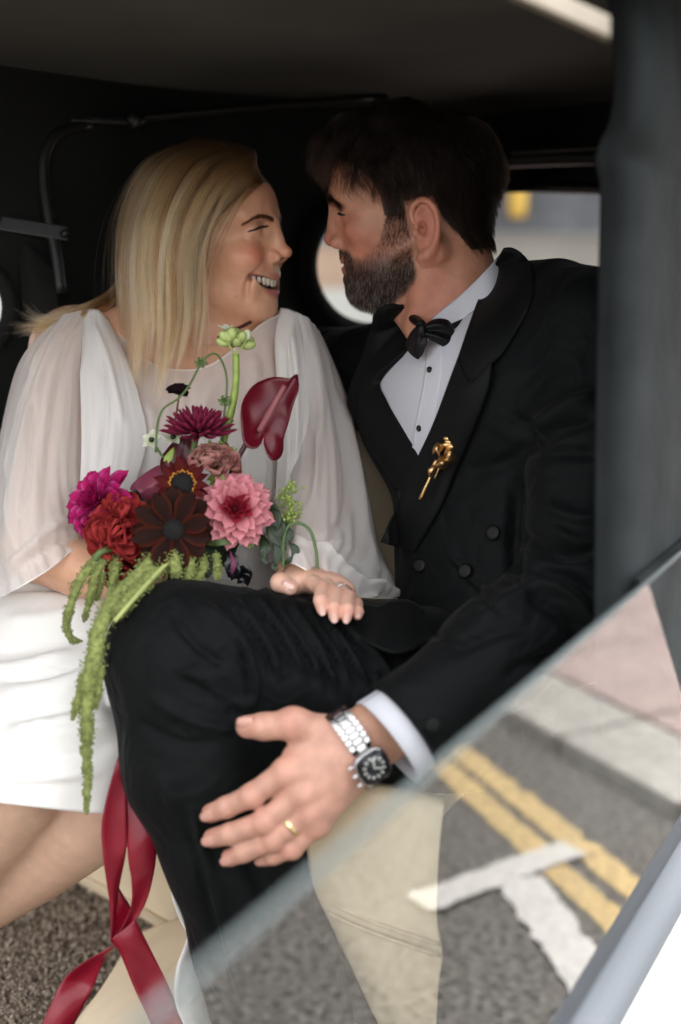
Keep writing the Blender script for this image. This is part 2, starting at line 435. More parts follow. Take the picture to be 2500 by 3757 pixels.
# buildings across the street, seen small and blurred through the windows
far = lambda u, y, z: np.array([(u - 1250) / FPX * (y * CP) + 0, y, z])
M_slate = mat('slate_cladding', (.050, .056, .066), rough=.7, var=.3, vscale=3); M_rend = mat('pale_render', (.17, .165, .15), rough=.9, var=.1, vscale=2)
M_ypipe = mat('yellow_paint', (.42, .27, .04), rough=.5); M_whr = mat('white_render', (.44, .45, .43), rough=.9, var=.06, vscale=2); M_blue = mat('blue_fascia', (.15, .22, .29), rough=.6); M_peach = mat('peach_panel', (.36, .26, .195), rough=.8, var=.1, vscale=4)
bld = empty('grey_building', (2.2, 9, 0)); tag(bld, 'grey slate-clad building with pale lower wall seen through the rear window', 'building')
box('lower_wall', (4.0, 9.3, .72), 3.0, .3, .72, M_rend, bld); box('cladding', (4.0, 9.25, 3.6), 3.0, .3, 2.15, M_slate, bld)
p = far(1895, 8.8, 0); pipe = tube('yellow_pipe', [(p[0] + .01, 8.85, 1.55), (p[0] + .01, 8.85, 1.62), (p[0] + .01, 8.85, 5)], [.052, .06, .06], M_ypipe, bld)
shop = empty('shopfront', (-1.5, 10, 0)); tag(shop, 'pale shopfront with blue band and peach panel seen through the porthole', 'building')
box('upper_wall', (-2.2, 10.3, 3.6), 3.0, .3, 2.0, M_whr, shop); box('fascia_band', (-2.2, 10.24, 1.49), 3.0, .3, .11, M_blue, shop); box('peach_panel', (-2.2, 10.28, 1.21), 3.0, .3, .17, M_peach, shop); box('plinth', (-2.2, 10.25, .52), 3.0, .3, .52, M_whr, shop)

# ------------------------------------------------------------------ the car
M_hood = mat('black_hood_cloth', (.0075, .0080, .0074), rough=.85, spec=.2, var=.3, vscale=5, bump=.3, bscale=700, bdist=.0006)
M_head = mat('charcoal_headlining', (.066, .063, .056), rough=.85, spec=.2, var=.18, vscale=4, bump=.25, bscale=500, bdist=.0008)
M_bar = mat('black_bar', (.010, .010, .010), rough=.4, spec=.4); M_barl = mat('worn_bar', (.16, .15, .13), rough=.35, metal=.8)
M_cream = mat('cream_leather', (.66, .54, .375), rough=.5, spec=.4, var=.10, vscale=8, bump=.25, bscale=380, bdist=.0008)
M_pipe = mat('cream_piping', (.52, .42, .28), rough=.5); M_dark = mat('dark_trim_and_shade', (.010, .011, .012), rough=.5)
M_post = mat('grey_blue_post', (.0195, .0225, .0238), rough=.8, spec=.05, var=.25, vscale=12, bump=.3, bscale=60, bdist=.004)
M_wood = mat('beige_wood', (.15, .125, .09), rough=.6, var=.15, vscale=30); M_white = mat('white_car_paint', (.80, .79, .76), rough=.25, coat=.6)
M_seal = mat('blue_grey_rail', (.060, .068, .080), rough=.7, spec=.25); M_floor = mat('carpet_backing', (.10, .085, .07), rough=.95)
car = empty('vintage_car', (0, 1.6, .3)); tag(car, 'white vintage car with black hood, cream leather rear seat and half-lowered side glass', 'car')
E_R = unit([.743, .669, 0]); E_B = np.array([E_R[1], -E_R[0], 0]); KC = np.array([.243, 2.45, 0])
def wall_holes(name, org, ex, w, z0, z1, holes, m, thick=.012, parent=car):
    """upright panel from org along ex, with openings given as loops of (s, z)"""
    b = bmesh.new()
    def loop(P):
        vs = [b.verts.new((p[0], 0, p[1])) for p in P]
        for i in range(len(vs)): b.edges.new((vs[i], vs[(i + 1) % len(vs)]))
    loop([(0, z0), (w, z0), (w, z1), (0, z1)])
    for h in holes: loop(h)
    bmesh.ops.triangle_fill(b, use_beauty=True, edges=b.edges[:])
    b.verts.index_update(); V = np.array([org + ex * v.co.x + np.array([0, 0, v.co.z]) for v in b.verts]); F = [[v.index for v in f.verts] for f in b.faces]; b.free()
    o = mesh_obj(name, V, F, m, parent, smooth=False, recalc=True)
    md = o.modifiers.new('Solidify', 'SOLIDIFY'); md.thickness = thick; md.offset = 0; return o
def w_loop(pts, org, ex, nrm, n=40):
    """photograph outline -> loop on the wall (s, z)"""
    P = [on_plane(u, v, org, nrm) for u, v in catmull(pts, n, closed=True)]
    return [((p - org) @ ex, p[2]) for p in P], np.array(P)
ell_px = lambda cu, cv, ru, rv: [(cu + ru * math.cos(a), cv + rv * math.sin(a)) for a in np.linspace(0, 2 * math.pi, 16, endpoint=False)]
CEIL = 1.655
port, portP = w_loop(ell_px(1350, 972, 238, 248), KC, -E_R, E_B); lwin, lwinP = w_loop(ell_px(-150, 1130, 178, 180), KC, -E_R, E_B)
wall_holes('side_hood', KC, -E_R, 2.3, .70, CEIL + .03, [port, lwin], M_hood)
rwin, rwinP = w_loop([(1700, 720), (1880, 688), (2080, 690), (2260, 700), (2330, 760), (2340, 950), (2300, 1100), (2100, 1130), (1850, 1130), (1690, 1080)], KC, E_B, E_R)
wall_holes('rear_hood', KC, E_B, .62, .25, CEIL + .03, [rwin], M_hood)
def frame_ring(name, P, r, m, off): 
    P = np.vstack([P, P[:2]]) + off; return tube(name, P, r, m, car, seg=8, cap=False)
frame_ring('porthole_rim', portP, .017, M_hood, E_B * .010 * (1 if E_B[1] < 0 else -1)); frame_ring('window_rim', lwinP, .012, M_hood, E_B * .008); frame_ring('rear_window_rim', rwinP, .010, M_bar, -E_R * .006)
def pane(name, P, m, off=0):
    P = np.asarray(P) + off; return mesh_obj(name, P, [list(range(len(P)))], m, car, smooth=False)
def glass_mat(name, ior, tint=(1, 1, 1), rough=0.0, lo=0.0):
    m, n, l, b = mat_new(name); n.remove(b)
    g = n.new('ShaderNodeBsdfGlossy'); g.inputs['Roughness'].default_value = rough
    t = n.new('ShaderNodeBsdfTransparent'); t.inputs['Color'].default_value = (*tint, 1)
    f = n.new('ShaderNodeFresnel'); f.inputs['IOR'].default_value = ior; ms = n.new('ShaderNodeMixShader')
    l.new(f.outputs[0], ms.inputs[0]); l.new(t.outputs[0], ms.inputs[1]); l.new(g.outputs[0], ms.inputs[2]); l.new(ms.outputs[0], n['Material Output'].inputs['Surface']); return m
M_wglass = glass_mat('hood_window_glass', 1.3, (.86, .88, .86))
pane('porthole_pane', portP, M_wglass); pane('side_pane', lwinP, M_wglass); pane('rear_pane', rwinP, M_wglass)
# headlining and bows
zc = lambda x, y: CEIL - .035 * max(0, (y - 1.9)) - .02 * x * x + .010 * math.sin(x * 5 + y * 3)
ys = np.linspace(1.08, 2.75, 26); xs = np.linspace(-1.5, .95, 30); Gc = np.array([[(x, y, zc(x, y)) for x in xs] for y in ys])
k = Gc[..., 0] > .30 + .42 * (Gc[..., 1] - 1.2); sheet('headlining', Gc, M_head, car, .01)
def bar(name, pts, d, r, m, n=24, flat_=1.0): return tube(name, ats([(u, v, d if np.ndim(d) == 0 else dd) for (u, v), dd in zip(pts, np.broadcast_to(d, (len(pts),)))]), r, m, car, n=n)
bar('hood_bow', [(-60, 398), (250, 430), (480, 448)], [1.78, 1.82, 1.86], .008, M_bar); bar('hood_bow', [(500, 440), (700, 415), (950, 388), (1250, 372), (1420, 362)], [1.86, 1.92, 1.99, 2.05, 2.08], .008, M_bar)
bar('bow_trim', [(-60, 405), (250, 440), (480, 452)], [1.768, 1.808, 1.848], .0014, M_barl); bar('bow_trim', [(520, 432), (900, 398), (1370, 362)], [1.85, 1.96, 2.05], .0016, M_barl)
bar('hood_bow', [(1500, 330), (1700, 318), (2000, 300), (2320, 270)], [2.10, 2.12, 2.1, 2.06], .010, M_bar); bar('bow_trim', [(1700, 333), (2000, 313), (2320, 286)], [2.09, 2.08, 2.04], .0022, M_barl)
bar('bow_trim', [(1880, 562), (2080, 552), (2320, 540)], [2.12, 2.08, 2.04], .0020, M_barl); bar('hood_bow', [(1850, 590), (2080, 580), (2320, 575)], [2.14, 2.10, 2.06], .012, M_bar)
bar('bow_joint', [(478, 425), (520, 460)], 1.855, .013, M_bar, 4)
bar('folding_iron', [(330, 455), (215, 490), (165, 560), (160, 660), (180, 800), (205, 930), (225, 1080)], [1.83, 1.80, 1.79, 1.79, 1.79, 1.79, 1.79], .009, M_bar); 
V, F = box_vf((at(-40, 812, 1.76) + at(250, 858, 1.79)) / 2, at(250, 858, 1.79) - at(-40, 812, 1.76), AX_U, AX_F, np.linalg.norm(at(250, 858, 1.79) - at(-40, 812, 1.76)) / 2, .010, .003, .002); mesh_obj('folding_link', V, F, M_bar, car, smooth=False)
for u, v in ((238, 856), (8, 820)):
    V, F = ell_vf(at(u, v, 1.775), (.006, .006, .006)); mesh_obj('rivet', V, F, M_bar, car)
sheet('hood_gusset', net_px([[(60, 850, 1.80), (110, 900, 1.79), (200, 1000, 1.79)], [(70, 1000, 1.79), (130, 1040, 1.775), (215, 1080, 1.785)], [(90, 1150, 1.79), (150, 1160, 1.785), (225, 1170, 1.79)]], 12, 12), M_hood, car, .003)
# seat: backrest, cushions, base
bdir = unit([.97, -.24, 0]); bn = np.array([bdir[1], -bdir[0], 0]); bc = np.array([-.02, 1.91, 0])
for s0, s1 in ((-.78, .01), (.02, .44)):
    V, F = box_vf(bc + bdir * (s0 + s1) / 2 + np.array([0, .03, .93]), bdir, [-bdir[1], bdir[0], .10], [0, 0, 1], (s1 - s0) / 2, .07, .25, .045); mesh_obj('backrest_cushion', V, F, M_cream, car)
zs = at(1400, 2890, 1.36)[2]
V, F = box_vf(bc + bdir * -.16 + np.array([-.02, -.22, zs - .10]), bdir, [-bdir[1], bdir[0], 0], [0, 0, 1], .52, .24, .07, .03); mesh_obj('seat_cushion', V, F, M_cream, car)
sheet('seat_front', net_px([[(1100, 2870, 1.40), (1250, 2875, 1.385), (1400, 2890, 1.375), (1540, 2915, 1.37), (1625, 2940, 1.37)],
    [(1105, 2900, 1.385), (1250, 2905, 1.365), (1400, 2920, 1.352), (1540, 2950, 1.35), (1622, 2975, 1.355)],
    [(1130, 3080, 1.385), (1260, 3090, 1.365), (1400, 3100, 1.355), (1540, 3110, 1.352), (1606, 3120, 1.357)],
    [(1150, 3220, 1.40), (1270, 3250, 1.38), (1400, 3300, 1.37), (1530, 3340, 1.365), (1600, 3350, 1.368)],
    [(1190, 3330, 1.41), (1300, 3380, 1.39), (1400, 3420, 1.38), (1530, 3460, 1.375), (1622, 3490, 1.378)],
    [(1290, 3520, 1.43), (1370, 3560, 1.41), (1440, 3590, 1.40), (1530, 3610, 1.395), (1608, 3620, 1.395)],
    [(1420, 3800, 1.46), (1460, 3800, 1.45), (1500, 3810, 1.44), (1560, 3820, 1.44), (1598, 3830, 1.44)]], 40, 70), M_cream, car, .01)
for dv in (0, 40):
    tube('piping', ats([(1205, 3310 + dv, 1.397), (1300, 3355 + dv, 1.380), (1400, 3395 + dv, 1.370), (1530, 3440 + dv, 1.364), (1618, 3465 + dv, 1.369)]), .0022, M_pipe, car, n=20)
tube('piping', ats([(1105, 2893, 1.386), (1250, 2897, 1.366), (1400, 2911, 1.353), (1540, 2940, 1.350), (1624, 2966, 1.355)]), .003, M_pipe, car, n=20)
FZ = .36
f0, f1 = at_z(-150, 3010, FZ), at_z(700, 3490, FZ)
Gf = np.array([[f0 + (f1 - f0) * t + np.array([0, 0, h]) + np.array([.0, -1, 0]) * (.012 * math.sin(h / .36 * math.pi)) for t in np.linspace(0, 1, 20)] for h in np.linspace(0, .40, 16)])
sheet('seat_base_panel', Gf, M_cream, car, .01)
for h in (.035, .21): tube('piping', [f0 + (f1 - f0) * t + np.array([0, -.016, h]) for t in np.linspace(0, 1, 6)], .004, M_pipe, car)
sheet('sill_cover', net_px([[(760, 3330, 1.80), (690, 3370, 1.83), (600, 3400, 1.86), (500, 3440, 1.88)], [(790, 3400, 1.66), (690, 3420, 1.70), (560, 3480, 1.74), (440, 3540, 1.78)],
    [(830, 3550, 1.56), (690, 3560, 1.60), (520, 3600, 1.64), (370, 3650, 1.70)], [(880, 3700, 1.50), (690, 3710, 1.54), (470, 3720, 1.58), (300, 3740, 1.66)], [(900, 3850, 1.46), (690, 3850, 1.49), (440, 3850, 1.53), (240, 3850, 1.62)]], 30, 30), M_cream, car, .01)
flat('floor_pan', [(-1.3, .95), (.02, .95), (.30, 1.5), (.55, 2.0), (.24, 2.45), (-1.3, 2.4)], FZ - .004, M_floor, .03, parent=car)
# carpet: twisted pile
rc_ = np.random.default_rng(21); n = 12000; cu = rc_.uniform(-80, 560, n); cv = rc_.uniform(3090, 3850, n); P = np.array([at_z(a, b, FZ) for a, b in zip(cu, cv)])
L = .016; st = np.zeros((n, 4, 3)); a = rc_.normal(0, .35, (n, 3)); a[:, 2] = 1
for i in range(4):
    t = i / 3; st[:, i] = P + a * L * t + np.stack([np.sin(t * 5 + cu), np.cos(t * 5 + cv), 0 * cu], 1) * .002 * t
M_carp = [pile_mat('carpet_pile_brown', (.09, .07, .055), (.30, .24, .19)), pile_mat('carpet_pile_pale', (.40, .33, .26), (.66, .57, .48))]
o = hair('carpet', st[: n * 2 // 3], .0014, M_carp[0], car, tip=.8); o['kind'] = 'stuff'; o = hair('carpet', st[n * 2 // 3:], .0014, M_carp[1], car, tip=.8); o['kind'] = 'stuff'
# post behind the side glass, inner panel below it, bow end overhead
sheet('door_post', net_px([[(2235, -150, 1.16), (2330, -150, 1.12), (2450, -150, 1.16), (2600, -150, 1.36), (2750, -150, 1.50)], [(2275, 200, 1.16), (2350, 200, 1.11), (2450, 200, 1.15), (2600, 200, 1.36), (2750, 200, 1.50)],
    [(2262, 430, 1.17), (2340, 430, 1.12), (2450, 430, 1.16), (2600, 430, 1.36), (2750, 430, 1.50)], [(2205, 570, 1.18), (2320, 580, 1.15), (2450, 580, 1.20), (2600, 580, 1.38), (2750, 580, 1.50)],
    [(2222, 700, 1.19), (2330, 700, 1.15), (2420, 700, 1.22), (2600, 700, 1.40), (2750, 700, 1.52)], [(2212, 1100, 1.19), (2310, 1100, 1.16), (2410, 1100, 1.23), (2600, 1100, 1.42), (2750, 1100, 1.54)],
    [(2200, 1700, 1.20), (2300, 1700, 1.18), (2410, 1700, 1.25), (2600, 1700, 1.45), (2750, 1700, 1.56)], [(2190, 2300, 1.21), (2300, 2300, 1.20), (2410, 2300, 1.28), (2600, 2300, 1.48), (2750, 2300, 1.58)], [(2190, 2700, 1.22), (2300, 2700, 1.22), (2410, 2700, 1.30), (2600, 2700, 1.48), (2750, 2700, 1.58)]], 30, 60), M_post, car, .012)
sheet('inner_side_panel', net_px([[(1600, 2700, 1.52), (1900, 2600, 1.48), (2200, 2500, 1.40), (2600, 2450, 1.48)], [(1600, 3000, 1.52), (1900, 3000, 1.47), (2200, 3000, 1.40), (2600, 3000, 1.46)], [(1590, 3400, 1.53), (1900, 3400, 1.48), (2200, 3400, 1.41), (2600, 3400, 1.45)], [(1580, 3900, 1.55), (1900, 3900, 1.50), (2200, 3900, 1.43), (2600, 3900, 1.45)]], 16, 16), M_dark, car, .01)
sheet('footwell_shadow_board', net_px([[(700, 3250, 1.72), (1100, 3200, 1.70), (1600, 3100, 1.66)], [(700, 3950, 1.74), (1100, 3950, 1.72), (1600, 3950, 1.68)]], 6, 6), M_dark, car, .01)  # dark sheet added to stand for the shadow in the footwell
body = np.array([at(2600, 2300, 1.48)[0], at(2600, 2300, 1.48)[1], 0]); rw_end = KC + E_B * .62
Gq = np.array([[body + (rw_end - body) * t + np.array([0, 0, z]) for t in np.linspace(0, 1, 8)] for z in np.linspace(.25, CEIL, 8)]); sheet('rear_quarter', Gq, M_hood, car, .012)
V, F = box_vf((at(1860, -60, .98) + at(2235, 108, 1.02)) / 2, at(2235, 108, 1.02) - at(1860, -60, .98), AX_U, AX_F, np.linalg.norm(at(2235, 108, 1.02) - at(1860, -60, .98)) / 2, .0085, .006, .002); mesh_obj('bow_end', V, F, M_wood, car, smooth=False)
# door: white skin, rail, pane with its edges
door = empty('door', parent=car)
ZT, ZR = CAM_Z - .30, CAM_Z - .655
on = lambda s, z, o=0.0: np.array([*(PN_B + PN_D * s + PN_N * o)[:2], z])
e0 = on_plane(2375, 2128, PN_B, PN_N); e1 = on_plane(2500, 2540, PN_B, PN_N); sd = lambda p: (p - PN_B) @ PN_D
q0, q1 = sd(e0), sd(e1); sl_ = (q1 - q0) / (e1[2] - e0[2]); s_top = q0 + sl_ * (ZT - e0[2]); s_bot = q0 + sl_ * (ZR - e0[2])
M_glass = glass_mat('door_glass', 2.5, (.80, .86, .87))
gl = mesh_obj('glass', [on(-.33, ZR), on(s_bot, ZR), on(s_top, ZT), on(-.33, ZT)], [[0, 1, 2, 3]], M_glass, door, smooth=False)
tube('glass_edge', [on(s, ZT) for s in np.linspace(-.33, 1.1, 12)], .0026, mat('glass_edge', (.030, .040, .043), rough=.5, spec=.25), door, seg=8)
V = [on(s_bot, ZR, -.006), on(1.25, ZR, -.006), on(1.25, ZT + .0, -.006), on(s_top, ZT, -.006)]; o = mesh_obj('glass_channel', V, [[0, 1, 2, 3]], M_post, door, smooth=False); md = o.modifiers.new('Solidify', 'SOLIDIFY'); md.thickness = .012; md.offset = 0
prof = [(-.020, .012), (.0, .018), (.018, .010), (.026, -.004), (.024, -.020), (.0, -.022), (-.022, -.018)]
Gr = np.array([[on(s, ZR + b, a) for a, b in prof + prof[:1]] for s in np.linspace(-.4, 1.25, 20)]); sheet('rail', Gr, M_seal, door)
pr = [(.020, -.022), (.038, -.05), (.055, -.12), (.062, -.22), (.055, -.34), (.03, -.44)]
Gd = np.array([[on(s, ZR + b, a) for a, b in pr] for s in np.linspace(-.45, 1.3, 30)]); sheet('door_skin', Gd, M_white, door, .003)
# ------------------------------------------------------------------ people: shared head builder
def frame(fwd, pitch=0.0, roll=0.0):
    """rows: forward, left, up of a head in world space; pitch > 0 bows it, roll > 0 leans it to its left"""
    f = unit(fwd); up = np.array([0, 0, 1.0]); l = np.cross(up, f)
    f2 = f * math.cos(pitch) - up * math.sin(pitch); u2 = f * math.sin(pitch) + up * math.cos(pitch)
    l2 = l * math.cos(roll) - u2 * math.sin(roll); u3 = l * math.sin(roll) + u2 * math.cos(roll)
    return np.stack([f2, l2, u3])
def bump(P, c, r): return np.exp(-(((P - np.asarray(c)) / np.asarray(r)) ** 2).sum(1))
def mirror(fn):
    for s in (1, -1): fn(s)

from mathutils.bvhtree import BVHTree
def snap(P, V, Q, off=.0004):
    """points moved onto a surface"""
    b = BVHTree.FromPolygons([tuple(p) for p in V], [tuple(int(i) for i in q) for q in Q]); out = []
    for p in P:
        c, n, _, _ = b.find_nearest(Vector(p)); out.append(np.array(c) + np.array(n) * off)
    return np.array(out)
SKIN_R = (1.0, 0.35, 0.18)
M_skin_g = mat('skin_ruddy', (.4, .2, .14), rough=.44, spec=.42, attr='Col', var=.13, vscale=60, bump=.5, bscale=650, bdist=.0010, sss=.12, sssr=SKIN_R)
M_skin_b = mat('skin_fair', (.5, .3, .22), rough=.40, spec=.45, attr='Col', var=.07, vscale=70, bump=.3, bscale=800, bdist=.0004, sss=.15, sssr=SKIN_R)
M_eye = mat('eye', (.6, .56, .52), rough=.1)
M_iris = mat('iris', (.02, .012, .008), rough=.08)
M_teeth = mat('teeth', (.60, .53, .43), rough=.25, coat=.3)
M_lash = mat('lashes', (.012, .008, .006), rough=.6)

def head_base(S, female, ear=True):
    A, C = S.add, S.cut
    if not female:
        A(P_ell((-.006, 0, .062), (.097, .077, .083)))
        A(P_ell((.042, 0, .062), (.060, .066, .054)), .02)
        A(P_ell((.044, 0, .0), (.053, .059, .062)), .02)
        A(P_ell((.048, 0, -.045), (.047, .050, .034)), .02)
        A(P_ell((.083, 0, -.062), (.017, .021, .017)), .02)
        def side(s):
            A(P_cap((.012, s * .056, -.040), (.078, s * .018, -.068), .013, .012), .016)
            A(P_ell((.064, s * .045, .010), (.022, .017, .015)), .018)
            A(P_cap((.0945, s * .010, .056), (.080, s * .047, .050), .0095, .008), .012)
            C(P_ell((.103, s * .031, .032), (.0165, .017, .0125)), .010)
            A(P_ell((.0785, s * .031, .0315), .0136), .004)          # closed lids over the eyeball
            A(P_ell((.0925, s * .0135, .0300), (.006, .006, .009)), .008)
            A(P_cap((.0905, s * .020, .0225), (.083, s * .042, .0235), .0028, .0025), .006)
        mirror(side)
        A(P_cap((.086, 0, .042), (.090, 0, .004), .012, .0175), .012)
        A(P_cap((.1005, 0, .045), (.1105, 0, .008), .0062, .0080), .012)
        A(P_ell((.1115, 0, .0035), (.0095, .0095, .0085)), .005)
        mirror(lambda s: A(P_ell((.1020, s * .0130, -.001), (.0112, .0072, .0085)), .004))
        mirror(lambda s: C(P_ell((.1055, s * .0075, -.0085), (.0055, .0032, .0038)), .002))
        A(P_ell((.088, 0, -.028), (.016, .028, .02)), .012)
        A(P_cap((.0965, 0.0, -.0245), (.083, .022, -.028), .0060, .003), .003); A(P_cap((.0965, 0.0, -.0245), (.083, -.022, -.028), .0060, .003), .003)
        A(P_cap((.0965, 0.0, -.0365), (.083, .019, -.032), .0072, .003), .003); A(P_cap((.0965, 0.0, -.0365), (.083, -.019, -.032), .0072, .003), .003)
        C(P_ell((.1045, 0, -.0302), (.012, .024, .0014)), .002)
    else:
        A(P_ell((-.006, 0, .060), (.092, .073, .080)))
        A(P_ell((.038, 0, .060), (.0575, .062, .050)), .02)
        A(P_ell((.040, 0, .0), (.051, .056, .058)), .02)
        A(P_ell((.044, 0, -.042), (.044, .045, .031)), .022)
        A(P_ell((.0785, 0, -.0655), (.0150, .0180, .0145)), .022)
        def side(s):
            A(P_cap((.010, s * .049, -.038), (.070, s * .018, -.065), .013, .012), .02)
            A(P_ell((.066, s * .036, -.002), (.026, .023, .022)), .014)
            A(P_cap((.088, s * .012, .052), (.072, s * .045, .050), .0085, .007), .012)
            C(P_ell((.0985, s * .030, .0355), (.0150, .0165, .0105)), .009)
            A(P_ell((.0755, s * .030, .0345), .0128), .004)
            A(P_ell((.0880, s * .0130, .0320), (.006, .006, .009)), .008)
            A(P_cap((.0885, s * .018, .0250), (.079, s * .042, .0265), .0028, .0026), .006)
        mirror(side)
        A(P_cap((.082, 0, .042), (.087, 0, .004), .011, .0155), .012)
        A(P_cap((.0945, 0, .042), (.1060, 0, .010), .0056, .0066), .012)
        A(P_ell((.1098, 0, .0052), (.0090, .0086, .0080)), .005)
        mirror(lambda s: A(P_ell((.0985, s * .0115, -.001), (.0098, .0064, .0072)), .0045))
        mirror(lambda s: C(P_ell((.1025, s * .0062, -.0080), (.0058, .0032, .0036)), .002))
        A(P_ell((.083, 0, -.030), (.016, .029, .022)), .012)
        mirror(lambda s: A(P_ell((.071, s * .033, -.030), (.014, .012, .022)), .012))
        # open smile
        for s in (1, -1):
            C(P_chain([(.090, s * .0, -.0365), (.089, s * .013, -.0350), (.082, s * .025, -.0308), (.0750, s * .0335, -.0255)], [.0092, .0092, .0078, .0034]), .0025)
            C(P_chain([(.104, s * .0, -.0365), (.101, s * .013, -.0350), (.090, s * .0285, -.0292), (.085, s * .0335, -.0262), (.0805, s * .0360, -.0245)], [.0086, .0084, .0060, .0046, .0020]), .002)
        for s in (1, -1):
            A(P_chain([(.0955, 0, -.0255), (.0930, s * .011, -.0248), (.0845, s * .0240, -.0208), (.0735, s * .0370, -.0215)], [.0040, .0035, .0026, .0016]), .003)
            A(P_chain([(.0910, 0, -.0475), (.0885, s * .012, -.0455), (.0810, s * .0240, -.0398), (.0735, s * .0365, -.0270)], [.0058, .0052, .0038, .0018]), .003)
            C(P_chain([(.0970, s * .0195, .000), (.0870, s * .0320, -.010), (.0775, s * .0410, -.022), (.0720, s * .0420, -.036), (.071, s * .0400, -.052)], [.0018, .0022, .0024, .0022, .0012]), .009)
    if ear:
        for s in (1, -1):
            e = np.array
            def E(x, z, o=0): return (x - .008, s * (.074 + .30 * max(0, .010 - x) + o), z - .003)
            A(P_ell((-.014, s * .0785, -.003), (.016, .005, .030), [(.94, s * -.34, 0), (s * .34, .94, 0), (0, 0, 1)]), .004)
            rim = [(.008, .010), (.0095, .020), (.005, .030), (-.004, .035), (-.014, .031), (-.0205, .020), (-.022, .006), (-.0185, -.010), (-.012, -.022), (-.003, -.031), (.004, -.032)]
            A(P_chain([E(x, z, .003) for x, z in rim], [.003, .0036, .0038, .0040, .0042, .0042, .0040, .0038, .0042, .0062, .0052]), .002)
            A(P_chain([E(x, z, .001) for x, z in [(-.004, .020), (-.012, .010), (-.0125, -.004), (-.006, -.014)]], [.0026, .003, .003, .003]), .003)
            C(P_ell(E(-.001, .001, .006), (.0058, .011, .0095)), .002)          # concha
            C(P_ell(E(.000, .023, .006), (.005, .006, .004)), .002)
            A(P_ell(E(.008, -.003, .002), (.004, .0045, .0055)), .003)           # tragus
# ------------------------------------------------------------------ groom: head
G_O = at(1536, 838, 1.63)
G_M = frame((-math.cos(R_(7)), math.sin(R_(7)), 0), R_(9), R_(0))
def g_w(P): return G_O + np.asarray(P) @ G_M
def g_l(P): return (np.asarray(P) - G_O) @ G_M.T
groom = empty('person', at(1700, 2900, 1.55))
tag(groom, 'man in black dinner suit and bow tie, hand with watch on his knee', 'person')
S = SDF((-.13, -.125, -.215), (.14, .125, .16), .0022)
head_base(S, False)
nk = g_l(ats([(1640, 1000, 1.63), (1700, 1180, 1.63), (1740, 1330, 1.62)]))
S.add(P_chain([(-.028, 0, -.005), nk[0], nk[1], nk[2]], [.058, .058, .062, .075], .01), .022)
S.add(P_cap((-.02, .062, -.03), nk[1] + np.array([.06, .03, .0]), .014, .012), .02)      # neck muscle
S.add(P_cap((.055, 0, -.075), nk[1] + np.array([.062, .0, .012]), .016, .016), .03)       # throat
V, Q = S.skin(); V = relax(V, Q, 1, .4)
def groom_skin(P):
    base = np.array([.45, .225, .145]); C = np.tile(base, (len(P), 1))
    red = np.array([.43, .130, .085])
    w = .75 * bump(P, (.09, .045, .01), (.035, .03, .022)) + .8 * bump(P, (.115, 0, .005), (.016, .014, .014)) + .85 * bump(P, (-.018, .085, 0), (.022, .02, .045))
    w += .75 * bump(P, (-.02, .05, -.10), (.05, .05, .05)) + .5 * bump(P, (.1, 0, .09), (.03, .06, .03)) + .6 * bump(P, (.06, .05, -.02), (.025, .03, .02))
    C += (red - base) * np.clip(w, 0, 1)[:, None]
    lip = bump(P, (.099, 0, -.030), (.011, .019, .0095)); C += (np.array([.36, .11, .10]) - C) * np.clip(lip * 1.3, 0, 1)[:, None]
    return C
def g_scalp(P):
    """1 inside the hair-bearing scalp"""
    x, y, z = P.T; ay = np.abs(y)
    front = np.interp(x, [-.12, -.106, -.064, -.034, -.027, -.016, .008, .010, .034, .036, .042, .056, .070, .088, .11], [-.036, -.036, -.036, .010, .034, .036, .034, .016, .020, .045, .062, .080, .090, .102, .108])
    return z > front
def g_beard(P):
    x, y, z = P.T; ay = np.abs(y)
    top = np.interp(x, [.004, .009, .032, .044, .058, .072, .082, .090, .10, .12], [-.03, .022, .024, -.006, -.018, -.026, -.022, -.013, -.0105, -.0105])
    bot = np.interp(x, [.0, .015, .04, .10], [-.050, -.064, -.084, -.11])
    lips = (z > -.0415) & (z < -.0195) & (ay < .024) & (x > .082)
    return (x > .006) & (z < top) & (z > bot) & ~lips
C = groom_skin(V); sc = g_scalp(V) & (np.abs(V[:, 1]) < .0805 + .0 * V[:, 0]); C[sc] = (.02, .013, .01)
bd = g_beard(V); w = np.interp(V[:, 2], [-.06, -.035, -.02, .0], [.92, .80, .22, .45]) * bd; w = np.maximum(w, .85 * bd * (V[:, 0] > .086)); w = relax(np.repeat(w[:, None], 3, 1), Q, 5)[:, :1]; C = C * (1 - w)
G_head = (V, Q, C)
# eyes: only a dark sliver shows between the lids
def g_face(name, pts, r, m, seg=8, n=12):
    return tube(name, g_w(catmull(pts, n)), r, m, None, seg=seg)
M_ghair = hair_mat('dark_brown_hair', (.004, .0026, .0019), (.013, .0072, .0048), rough=.45, var=.5, ior=1.32)
M_gbeard = hair_mat('brown_beard', (.006, .0034, .0025), (.016, .0075, .005), rough=.45, var=.5, ior=1.36)
M_ggrey = hair_mat('grey_beard', (.40, .37, .33), (.70, .67, .62), rough=.35, var=.3)
def roots(V, Q, mask, n, r):
    """random points on the faces whose centres satisfy mask, with normals"""
    fc = V[Q].mean(1); keep = np.where(mask(fc))[0]
    nrm = np.cross(V[Q[:, 2]] - V[Q[:, 0]], V[Q[:, 3]] - V[Q[:, 1]]); ar = np.linalg.norm(nrm, axis=1)
    p = ar[keep] / ar[keep].sum(); f = r.choice(keep, n, p=p)
    a, b = r.random(n)[:, None], r.random(n)[:, None]
    P = V[Q[f, 0]] * (1 - a) * (1 - b) + V[Q[f, 1]] * a * (1 - b) + V[Q[f, 2]] * a * b + V[Q[f, 3]] * (1 - a) * b
    return P, nrm[f] / ar[f][:, None]
